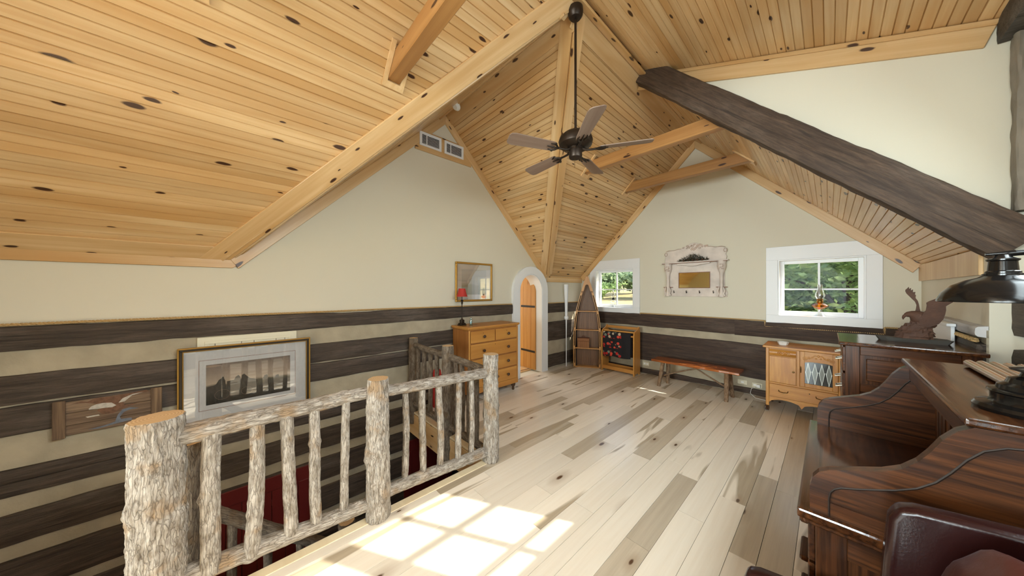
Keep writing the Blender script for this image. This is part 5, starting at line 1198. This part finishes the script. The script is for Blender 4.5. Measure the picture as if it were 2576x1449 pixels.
for (a, b) in ((0.895, 1.11), (0.52, 0.835), (0.10, 0.46)):
    MB().prism([(x0+0.105, a+0.025), (x1-0.105, a+0.025), (x1-0.105, b-0.025), (x0+0.105, b-0.025)], (0,y0,0), (1,0,0), (0,0,1), (0,1,0), 0.006, 0.016).build('panel', M['doakXZ'], dr_, origin=DR, bevel=0.005)
for i, (a, b) in enumerate(((0.97, 1.16), (0.74, 0.955), (0.50, 0.725), (0.26, 0.485), (0.04, 0.245))):
    d = MB().box(x0-0.014, x0+0.012, y0+0.02, y1-0.02, a, b).build('drawer', M['doakYZ'], dr_, origin=DR, bevel=0.004)
    for yy in (y0+0.10, y1-0.14): MB().tube([(x0-0.014, yy-0.04, (a+b)/2), (x0-0.045, yy-0.035, (a+b)/2-0.012), (x0-0.045, yy+0.035, (a+b)/2-0.012), (x0-0.014, yy+0.04, (a+b)/2)], 0.006, 8).build('bail_pull', M['lead'], d, origin=DR, smooth=True)
# ---------------------------------------------------------------- eagle carving
EY = 3.80; EZ = zt + 0.028; EG = (0.44, EY, EZ); eg = thing('eagle_sculpture', 'rusty brown eagle sculpture with raised wings on a slate slab', 'sculpture', EG)
sl_ = [(0.265, -0.05), (0.30, -0.075), (0.40, -0.085), (0.50, -0.08), (0.60, -0.085), (0.615, -0.02), (0.60, 0.06), (0.50, 0.085), (0.36, 0.08), (0.29, 0.06), (0.255, 0.01)]
mb = MB(); k = len(sl_)
q0 = [(x + 0.018*(1 if x < 0.44 else -1), EY + y*0.8, EZ) for (x, y) in sl_]; q1 = [(x, EY + y, EZ + 0.030 + 0.006*math.sin(i*2.1)) for i, (x, y) in enumerate(sl_)]
mb.add(q0 + q1, [tuple(range(k)), tuple(range(2*k-1, k-1, -1))] + [(i, (i+1) % k, k+(i+1) % k, k+i) for i in range(k)])
mb.build('slate_slab', M['slate'], eg, origin=EG)
def E_(x, y, Y=EY): return at(2180 + x/4.997, 610 + y/4.997, 'y', Y)
pd = MB(); rg = random.Random(4)
for i, (zz, hw, cxx) in enumerate(((1190, 270, 590), (1150, 265, 600), (1115, 235, 610), (1080, 225, 620), (1045, 190, 640), (1010, 130, 660))):
    c = E_(cxx, zz); hw_ = (E_(cxx + hw, zz) - E_(cxx, zz)).x; vs = []; n = 20
    for q in range(n):
        a = 2*math.pi*q/n; rr = 1 + 0.22*noise.noise(V((q*1.3, i*2.7, 0))) 
        vs.append((c.x + math.cos(a)*hw_*rr, EY + math.sin(a)*0.075*rr*(1-i*0.08), c.z - 0.014)); 
    for q in range(n):
        a = 2*math.pi*q/n; rr = 0.86 + 0.25*noise.noise(V((q*1.3, i*2.7+5, 0)))
        vs.append((c.x + math.cos(a)*hw_*rr, EY + math.sin(a)*0.07*rr*(1-i*0.08), c.z + 0.016))
    pd.add(vs, [tuple(range(n)), tuple(range(2*n-1, n-1, -1))] + [(q, (q+1) % n, n+(q+1) % n, n+q) for q in range(n)])
pd.build('rock', M['rust'], eg, origin=EG)
body = MB(); bp = [(870,1060), (800,1030), (720,985), (650,940), (600,915), (555,905), (520,905), (490,915)]; br = [0.012, 0.030, 0.048, 0.050, 0.040, 0.028, 0.021, 0.015]
body.tube([E_(*p) for p in bp], br, 16); body.tube([E_(495, 915), E_(472, 925), E_(460, 945), E_(459, 968)], [0.013, 0.010, 0.007, 0.002], 10)
body.build('body', M['rust'], eg, origin=EG, smooth=True)
def wing(pts, ya, yb, xr):
    q = [E_(x, y) for (x, y) in pts]; k = len(q); xs_ = [p.x for p in q]; zs_ = [p.z for p in q]
    z0, z1 = min(zs_), max(zs_); mb = MB(); a = []; b = []
    for p in q:
        t_ = (p.z - z0)/(z1 - z0); y = ya + (yb - ya)*t_; a.append((p.x, y - 0.007, p.z)); b.append((p.x, y + 0.007, p.z))
    mb.add(a + b, [tuple(range(k)), tuple(range(2*k-1, k-1, -1))] + [(i, (i+1) % k, k+(i+1) % k, k+i) for i in range(k)])
    o = mb.build('wing', M['rust'], eg, origin=EG); return o
wing([(690,890), (728,850), (738,790), (732,755), (760,738), (890,690), (915,640), (926,635), (932,662), (985,645), (993,650), (985,680), (1030,700), (1060,735), (1055,750), (985,790), (972,800), (975,850), (965,900), (945,960), (900,1010), (880,1025), (820,1045), (780,1060), (700,1050), (640,1000)], EY - 0.035, EY - 0.06, 0)
wing([(610,885), (630,840), (640,790), (622,745), (600,725), (560,685), (515,640), (502,610), (508,590), (525,580), (547,558), (550,585), (575,573), (572,605), (600,590), (597,625), (630,622), (622,655), (634,662), (628,698), (655,735), (668,780), (675,830), (690,885)], EY + 0.02, EY + 0.06, 0)

# ---------------------------------------------------------------- white boxed ledge on the knee wall
O = (0.69, 4.5, 0.0); t = thing('boxed_ledge', 'white painted boxed ledge with cap on the right knee wall', 'ledge', O)
MB().box(0.655, XCE-0.056, 4.12, 5.2, 0.0, 1.315).build('box', M['white'], t, origin=O, bevel=0.003)
MB().box(0.63, XCE-0.056, 4.09, 5.23, 1.315, 1.338).build('cap', M['white'], t, origin=O, bevel=0.003)

# ---------------------------------------------------------------- roll top desk
DK = (0.34, 2.14, 0.0); dk = thing('rolltop_desk', 'dark oak roll top desk with open S curved sides', 'desk', DK)
YN0, YN1, YF0, YF1 = 1.60, 1.64, 2.655, 2.695; XB = 0.735; ZT = 0.765
S_OUT = [(-0.050, 0.765), (-0.050, 0.855), (-0.043, 0.890), (-0.026, 0.917), (0.0, 0.935), (0.035, 0.950), (0.075, 0.966), (0.124, 0.986), (0.164, 1.012), (0.195, 1.048), (0.218, 1.088), (0.240, 1.134), (0.267, 1.172), (0.296, 1.193), (0.39, 1.195)]
S_IN = [(0.0, 0.765), (0.0, 0.83), (0.004, 0.856), (0.014, 0.872), (0.030, 0.884), (0.060, 0.895), (0.100, 0.912), (0.150, 0.935), (0.193, 0.962), (0.228, 0.998), (0.255, 1.04), (0.282, 1.09), (0.310, 1.128), (0.345, 1.150), (0.39, 1.160)]
def sidepanel(ya, yb, outward):
    p = MB().band(S_OUT, S_IN, (0,0,0), (1,0,0), (0,0,1), (0,1,0), ya, yb).box(0.39, XB, ya, yb, 1.16, 1.195).box(0.0, XB, ya, yb, 0.765, 0.815)
    s = p.build('side_frame', M['doakXZ'], dk, origin=DK)
    pl = [(0.0, 0.80)] + S_IN[1:] + [(XB, 1.16), (XB, 0.80)]
    ym = (ya + yb)/2; MB().prism(pl, (0,0,0), (1,0,0), (0,0,1), (0,1,0), ym - 0.008, ym + 0.008).build('side_panel', M['doakXZ'], s, origin=DK)
    lip = [V((x, ya if outward < 0 else yb, z)) for (x, z) in S_IN]; MB().tube(lip, 0.0035, 6).build('bead', M['groove'], s, origin=DK, smooth=True)
sidepanel(YN0, YN1, -1); sidepanel(YF0, YF1, -1)
MB().box(-0.085, XB, YN0-0.02, YF1+0.02, ZT-0.035, ZT).build('writing_surface', M['dtop'], dk, origin=DK, bevel=0.008, seg=2)
MB().box(-0.068, XB, YN0-0.008, YF1+0.008, ZT-0.055, ZT-0.035).build('moulding', M['doakYX'], dk, origin=DK, bevel=0.006)
MB().box(0.275, XB+0.005, YN0-0.02, YF1+0.02, 1.198, 1.222).build('top', M['dtop'], dk, origin=DK, bevel=0.007, seg=2)
MB().box(0.295, 0.32, YN1, YF0, 1.115, 1.198).build('front_rail', M['doakYZ'], dk, origin=DK, bevel=0.004)
MB().box(XB-0.02, XB, YN1, YF0, ZT, 1.198).build('back_panel', M['doakYZ'], dk, origin=DK)
# pigeonholes
for i in range(8):
    yv = YN1 + 0.06 + i*(YF0-YN1-0.12)/7; MB().box(0.47, XB-0.02, yv-0.004, yv+0.004, ZT, 1.115).build('divider', M['doakZX'], dk, origin=DK)
for z in (0.89, 1.01): MB().box(0.475, XB-0.02, YN1, YF0, z-0.004, z+0.004).build('pigeonhole_shelf', M['doakYX'], dk, origin=DK)
for i in range(7):
    ya = YN1 + 0.068 + i*(YF0-YN1-0.12)/7; yb_ = ya + (YF0-YN1-0.12)/7 - 0.016
    d = MB().box(0.470, 0.485, ya, yb_, ZT+0.006, 0.882).build('small_drawer', M['doakYZ'], dk, origin=DK, bevel=0.003); MB().blob((0.462, (ya+yb_)/2, 0.825), 0.009, 0.008, 0.008, 10, 6).build('knob', M['brassdark'], d, origin=DK, smooth=True)
# curved cupboard at the far end
cu = MB(); n = 14
A_ = [(0.47 - 0.10*math.sin(math.pi*i/n/1.0)**0.8, YF0 - 0.02 - 0.17*i/n) for i in range(n+1)]
for i in range(n):
    (xa, ya), (xb_, yb_) = A_[i], A_[i+1]
    MB().tube([((xa+xb_)/2, (ya+yb_)/2, ZT+0.01), ((xa+xb_)/2, (ya+yb_)/2, 1.06)], 0.0085, 8).build('reed', M['doakZX'], dk, origin=DK, smooth=True)
MB().prism([(x, y) for (x, y) in A_] + [(0.47, YF0-0.19)], (0,0,0), (1,0,0), (0,1,0), (0,0,1), 1.06, 1.075).build('cupboard_cap', M['doakYX'], dk, origin=DK)
# pedestals
for (a, b, near) in ((YN0, 2.02, True), (2.28, YF1, False)):
    pd_ = MB().box(-0.035, XB, a+0.014, b-0.002 if near else b-0.014, 0.04, ZT-0.055).build('pedestal', M['doakZX'], dk, origin=DK)
    MB().box(-0.055, XB, a-0.006, b+0.004, 0.0, 0.05).build('plinth', M['doakYX'], dk, origin=DK, bevel=0.004)
    for j, (z0, z1) in enumerate(((0.555, 0.70), (0.39, 0.545), (0.225, 0.38), (0.06, 0.215))):
        d = MB().box(-0.056, -0.035, a+0.025, b-0.02, z0, z1).build('drawer', M['doakYZ'], pd_, origin=DK, bevel=0.004)
        # sub-level pulls belong to the pedestal
        MB().box(-0.085, -0.056, (a+b)/2-0.075, (a+b)/2+0.075, (z0+z1)/2-0.002, (z0+z1)/2+0.020).build('drawer_pull', M['doakYZ'], pd_, origin=DK, bevel=0.006)
    ys_ = a if near else b - 0.016
    for (xa, xb_) in ((-0.035, 0.045), (XB-0.08, XB)): MB().box(xa, xb_, ys_, ys_+0.016, 0.05, ZT-0.055).build('stile', M['doakZX'], pd_, origin=DK, bevel=0.002)
    for (za, zb_) in ((0.05, 0.13), (ZT-0.135, ZT-0.055)): MB().box(0.045, XB-0.08, ys_, ys_+0.016, za, zb_).build('rail', M['doakXZ'], pd_, origin=DK, bevel=0.002)
MB().box(XB-0.02, XB, 2.02, 2.28, 0.1, ZT-0.055).build('modesty_panel', M['doakYZ'], dk, origin=DK)
# slatted piece on the desk top
O = (0.60, 2.2, 1.222); t = thing('slatted_tambour', 'strip of rounded wooden slats lying on the roll top desk', 'slats', O)
M['slat'] = wood('tambour_slat', 'YX', srgb(150, 112, 82), srgb(122, 86, 60), srgb(90, 58, 38), rough=0.22, var=0.05, coat=0.3)
for i in range(8): MB().tube([(0.470 + i*0.034, 1.92, 1.241 + 0.0035*math.sin(i*0.5)), (0.470 + i*0.034, 2.64, 1.241 + 0.0035*math.sin(i*0.5))], 0.0165, 14).build('slat', M['slat'], t, origin=O, smooth=True)
# ---------------------------------------------------------------- desk lamp
LP = (0.435, 1.775, 1.222); lp = thing('desk_lamp', 'black gooseneck desk lamp with dome shade on the roll top desk', 'lamp', LP)
MB().lathe([(0.112, 0.0), (0.114, 0.010), (0.108, 0.020), (0.085, 0.026), (0.082, 0.034), (0.082, 0.055), (0.088, 0.060), (0.086, 0.066), (0.072, 0.070), (0.070, 0.082), (0.056, 0.090), (0.052, 0.104), (0.034, 0.112), (0.030, 0.124), (0.048, 0.130), (0.050, 0.136), (0.024, 0.142), (0.020, 0.160), (0.014, 0.165)], (0,0,0), 48).build('base', M['black'], lp, smooth=True)
def spline(P, n=10):
    P = [V(p) for p in P]; out = []
    for i in range(len(P) - 1):
        a, b, c, d = P[max(i-1, 0)], P[i], P[i+1], P[min(i+2, len(P)-1)]
        for q in range(n):
            t_ = q/n; out.append(0.5*((2*b) + (c-a)*t_ + (2*a-5*b+4*c-d)*t_*t_ + (3*b-a-3*c+d)*t_**3))
    out.append(P[-1]); return out
SH = (0.37-LP[0], 1.75-LP[1], 0.0)
MB().tube(spline([(0, 0, 0.15), (-0.004, 0, 0.20), (0.0, -0.002, 0.25), (0.028, -0.005, 0.295), (0.085, -0.012, 0.335), (0.115, -0.018, 0.40), (0.095, -0.022, 0.465), (0.03, -0.024, 0.492), (SH[0]+0.02, SH[1], 0.492), (SH[0], SH[1], 0.485)]), 0.0085, 12).build('gooseneck', M['black'], lp, smooth=True)
zr = 0.340
MB().lathe([(0.120, zr), (0.121, zr+0.004), (0.112, zr+0.028), (0.092, zr+0.054), (0.066, zr+0.070), (0.044, zr+0.078), (0.036, zr+0.084), (0.036, zr+0.089), (0.031, zr+0.091), (0.031, zr+0.096), (0.027, zr+0.099), (0.025, zr+0.128), (0.029, zr+0.131), (0.029, zr+0.135), (0.018, zr+0.140), (0.012, zr+0.148), (0.009, zr+0.148), (0.022, zr+0.09), (0.062, zr+0.066), (0.088, zr+0.050), (0.108, zr+0.026), (0.117, zr)], (SH[0], SH[1], 0), 48).build('shade', M['black'], lp, smooth=True)
MB().tube([(SH[0]-0.03, SH[1], 0.492), (SH[0]+0.02, SH[1], 0.494)], [0.004, 0.009], 10).build('finial', M['black'], lp, smooth=True)
MB().blob((SH[0], SH[1], zr+0.045), 0.028, 0.028, 0.036, 16, 10).build('bulb', M['plastic'], lp, smooth=True)

# ---------------------------------------------------------------- wing chair (faces away from the wall)
WC = (0.22, 1.10, 0.0); wc = thing('wing_chair', 'oxblood leather wing chair with brass nails in front of the desk', 'armchair', WC)
def puff(name, mb, mat=None, parent=None, bevel=0.02):
    o = mb.build(name, mat or M['leather'], parent or wc, bevel=bevel, seg=3, smooth=True); return o
for s_, nm in ((1, 'far'), (-1, 'near')):
    y = s_*0.355
    # arm and wing as one side panel
    prof = [(-0.44, 0.16), (-0.45, 0.47), (-0.435, 0.520), (-0.40, 0.535), (-0.26, 0.560), (-0.165, 0.585), (-0.115, 0.63), (-0.108, 0.78), (-0.098, 0.92), (-0.082, 0.955), (-0.05, 0.968), (0.08, 0.985), (0.20, 1.0), (0.24, 0.9), (0.24, 0.16)]
    puff('arm_and_wing', MB().prism(prof, (0,0,0), (1,0,0), (0,0,1), (0,1,0), y - 0.03 - 0.02*(s_ < 0), y + 0.03 + 0.02*(s_ > 0) - 0.02), bevel=0.018)
    for i in range(11): MB().blob((-0.452, y - 0.018*s_, 0.20 + i*0.028), 0.005, 0.005, 0.005, 8, 6).build('nail', M['gold'], wc, smooth=True)
    for (lx) in (-0.40, 0.20): MB().lathe([(0.016, 0), (0.022, 0.05), (0.028, 0.15)], (lx, s_*0.32, 0.01), 12).build('leg', M['knob'], wc, smooth=True)
puff('seat_rail', MB().box(-0.43, 0.22, -0.325, 0.325, 0.16, 0.30), bevel=0.015)
puff('seat_cushion', MB().box(-0.44, 0.13, -0.32, 0.32, 0.305, 0.43), bevel=0.035)
puff('backrest', MB().prism([(0.12, 0.30), (0.26, 0.30), (0.32, 1.0), (0.30, 1.06), (0.25, 1.08), (0.20, 1.05)], (0,0,0), (1,0,0), (0,0,1), (0,1,0), -0.33, 0.33), bevel=0.03)
cu_ = MB().blob((0, 0, 0), 0.075, 0.19, 0.20, 30, 22, 0.10, 3.0)
cu_.v = [(x, (abs(y)**0.78)*(1 if y > 0 else -1)*0.19**0.22, (abs(z)**0.78)*(1 if z > 0 else -1)*0.20**0.22) for (x, y, z) in cu_.v]
o = cu_.build('leather_pillow', M['leather2'], smooth=True); o.location = (0.295, 1.20, 0.80); o.rotation_euler = (0, R(14), R(28))
tag(o, 'wrinkled brown leather pillow leaning in the wing chair', 'pillow')

# ---------------------------------------------------------------- outside: ground, meadow, trees
def meadow_mat():
    m, nt, bs = new_mat('dry_meadow'); vec, r = base_coords(nt, False)
    n = N(nt, 'ShaderNodeTexNoise', Scale=0.12, Detail=6.0); L(nt, vec, n.inputs['Vector'])
    L(nt, ramp(nt, n.outputs['Fac'], [(0.35, srgb(136, 126, 80)), (0.65, srgb(176, 152, 104))]), bs.inputs['Base Color']); bs.inputs['Roughness'].default_value = 0.95
    return m
gm = MB(); vs = []; fs = []; nx, ny = 60, 60
for i in range(nx + 1):
    for j in range(ny + 1):
        x = -200 + 400*i/nx; y = 6.1 + 260*(j/ny)**1.6
        d = math.hypot(x + 60, y); z = -3.3 + 0.030*max(0, d - 40) + (0.0011*max(0, d-95)**2) + 1.0*noise.noise(V((x*0.03, y*0.03, 0)))*min(1, max(0, (y-8)/25))
        vs.append((x, y, z))
for i in range(nx):
    for j in range(ny): fs.append((i*(ny+1)+j, (i+1)*(ny+1)+j, (i+1)*(ny+1)+j+1, i*(ny+1)+j+1))
g_ = gm.add(vs, fs).build('ground', meadow_mat(), smooth=True); struct(g_)
def leaf_mat(name, a, b):
    m, nt, bs = new_mat(name); vec, r = base_coords(nt, False)
    n = N(nt, 'ShaderNodeTexNoise', Scale=1.7, Detail=3.0); L(nt, vec, n.inputs['Vector'])
    L(nt, ramp(nt, n.outputs['Fac'], [(0.35, a), (0.65, b)]), bs.inputs['Base Color']); bs.inputs['Roughness'].default_value = 0.7; bs.inputs['Specular IOR Level'].default_value = 0.2
    tr = nt.nodes.new('ShaderNodeBsdfTranslucent'); L(nt, bs.inputs['Base Color'].links[0].from_socket, tr.inputs[0]); mx = nt.nodes.new('ShaderNodeMixShader'); mx.inputs[0].default_value = 0.45
    out = nt.nodes['Material Output']; L(nt, bs.outputs[0], mx.inputs[1]); L(nt, tr.outputs[0], mx.inputs[2]); L(nt, mx.outputs[0], out.inputs[0])
    return m
LM = [leaf_mat('leaf_green', srgb(92, 116, 72), srgb(158, 180, 116)), leaf_mat('leaf_yellow_green', srgb(118, 138, 76), srgb(184, 194, 122)), leaf_mat('leaf_far', srgb(110, 132, 102), srgb(160, 176, 134))]
M['trunk'] = bark_mat('tree_trunk', srgb(44, 38, 34), srgb(78, 70, 62), srgb(60, 54, 46), 4, 12)
def tree(name, base, h, rx, rz, nleaf, ls, mat, label, sd, trunk_r=0.14, lean=(0, 0), fork=True):
    rg = random.Random(sd); t = thing(name, label, 'tree', base)
    top = V((lean[0], lean[1], h*0.62)); tk = MB(); fk = V((lean[0]*0.5, lean[1]*0.5, h*0.36))
    tk.tube(spline([(0, 0, -0.3), fk*0.5 + V((0.05, 0, 0)), fk, top], 6), [trunk_r*(1-0.035*i) for i in range(19)], 10)
    ends = [top]
    if fork:
        for q in range(7):
            a = rg.uniform(0, 6.28); st_ = fk + (top-fk)*rg.uniform(0, 0.8); en = st_ + V((math.cos(a)*rx*0.75, math.sin(a)*rx*0.75, rg.uniform(0.1, 0.5)*rz)); mid = (st_+en)/2 + V((0, 0, rg.uniform(-0.1, 0.25)*rz))
            tk.tube(spline([st_, mid, en], 6), [trunk_r*0.5*(1-0.06*i) for i in range(13)], 7); ends.append(en); ends.append(mid)
    tk.build('trunk', M['trunk'], t, smooth=True)
    lf = MB(); cz_ = h*0.66
    cl = [V((rg.gauss(0, 0.45)*rx, rg.gauss(0, 0.45)*rx, cz_ + rg.gauss(0, 0.42)*rz)) for _ in range(46)] + ends
    vs = []; fs = []
    for i in range(nleaf):
        c = rg.choice(cl); p = c + V((rg.gauss(0, 0.2)*rx, rg.gauss(0, 0.2)*rx, rg.gauss(0, 0.12)*rz))
        u = V((rg.uniform(-1, 1), rg.uniform(-1, 1), rg.uniform(-0.6, 0.6))).normalized(); v_ = u.cross(V((rg.uniform(-1, 1), rg.uniform(-1, 1), rg.uniform(-1, 1)))).normalized(); s_ = ls*rg.uniform(0.6, 1.3); b = len(vs)
        vs += [p - u*s_, p + v_*s_*0.45, p + u*s_, p - v_*s_*0.45]; fs.append((b, b+1, b+2, b+3))
    lf.add(vs, fs); tag(lf.build('foliage', mat, t, norm=False), kind='stuff')
GZ = -3.2
tree('shade_tree', (0.75, 12.0, GZ), 9.0, 2.6, 2.8, 9000, 0.10, LM[0], 'leafy green tree with dark forked trunk outside the large window', 1, 0.20, (-0.5, 0))
tree('shade_tree', (-1.3, 15.5, GZ), 9.0, 2.8, 3.0, 14000, 0.14, LM[0], 'dense green tree filling the left half of the large window view', 2, 0.2, (-0.3, 0))
tree('shade_tree', (1.6, 18.0, GZ), 9.5, 3.2, 3.2, 14000, 0.16, LM[1], 'pale green tree behind the forked trunk outside the large window', 3)
for i, (x, y) in enumerate(((-4.5, 25.0), (0.2, 26.0), (4.5, 27.0))):
    tree('shade_tree', (x, y, GZ), 11.0, 4.2, 4.4, 9000, 0.30, LM[0], ('large tree far back at the left of the large window view', 'large tree far back in the middle of the large window view', 'large tree far back at the right of the large window view')[i], 14 + i)
for i, (x, y, s_) in enumerate(((0.0, 14.0, 1.15), (1.6, 14.6, 1.1), (-2.8, 19.0, 1.3), (3.6, 16.0, 1.2))):
    tree('bush', (x, y, GZ), 3.6*s_, 2.2*s_, 1.6*s_, 7000, 0.10, LM[1 if i % 2 == 0 else 0], ('yellow green bush low in the middle of the large window view', 'dark bush low beside the forked tree outside the large window', 'bush at the far left of the large window view', 'bush at the right edge outside the large window')[i], 20 + i, 0.06, (0, 0), False)
rg = random.Random(9)
for i in range(9):
    a = R(17 + i*2.6); dist = 105 + rg.uniform(0, 35); x, y = -math.sin(a)*dist, math.cos(a)*dist
    d = math.hypot(x + 60, y); z = -3.3 + 0.030*max(0, d - 40) + 0.0011*max(0, d-95)**2
    tree('hill_tree', (x, y, z - 0.5), rg.uniform(9, 14), 5.5, 4.5, 900, 1.1, LM[2], 'tree in the far tree line across the meadow outside the small window', 40 + i, 0.3, (0, 0), False)
for o in [q for q in bpy.data.objects if q.name.startswith('hill_tree')]: o['group'] = 'far tree line across the meadow'
tree('hill_tree', (-41, 68, -2.6), 6, 4.0, 2.4, 1600, 0.5, LM[0], 'single dark tree standing in the dry meadow outside the small window', 77, 0.2, (0, 0), False)
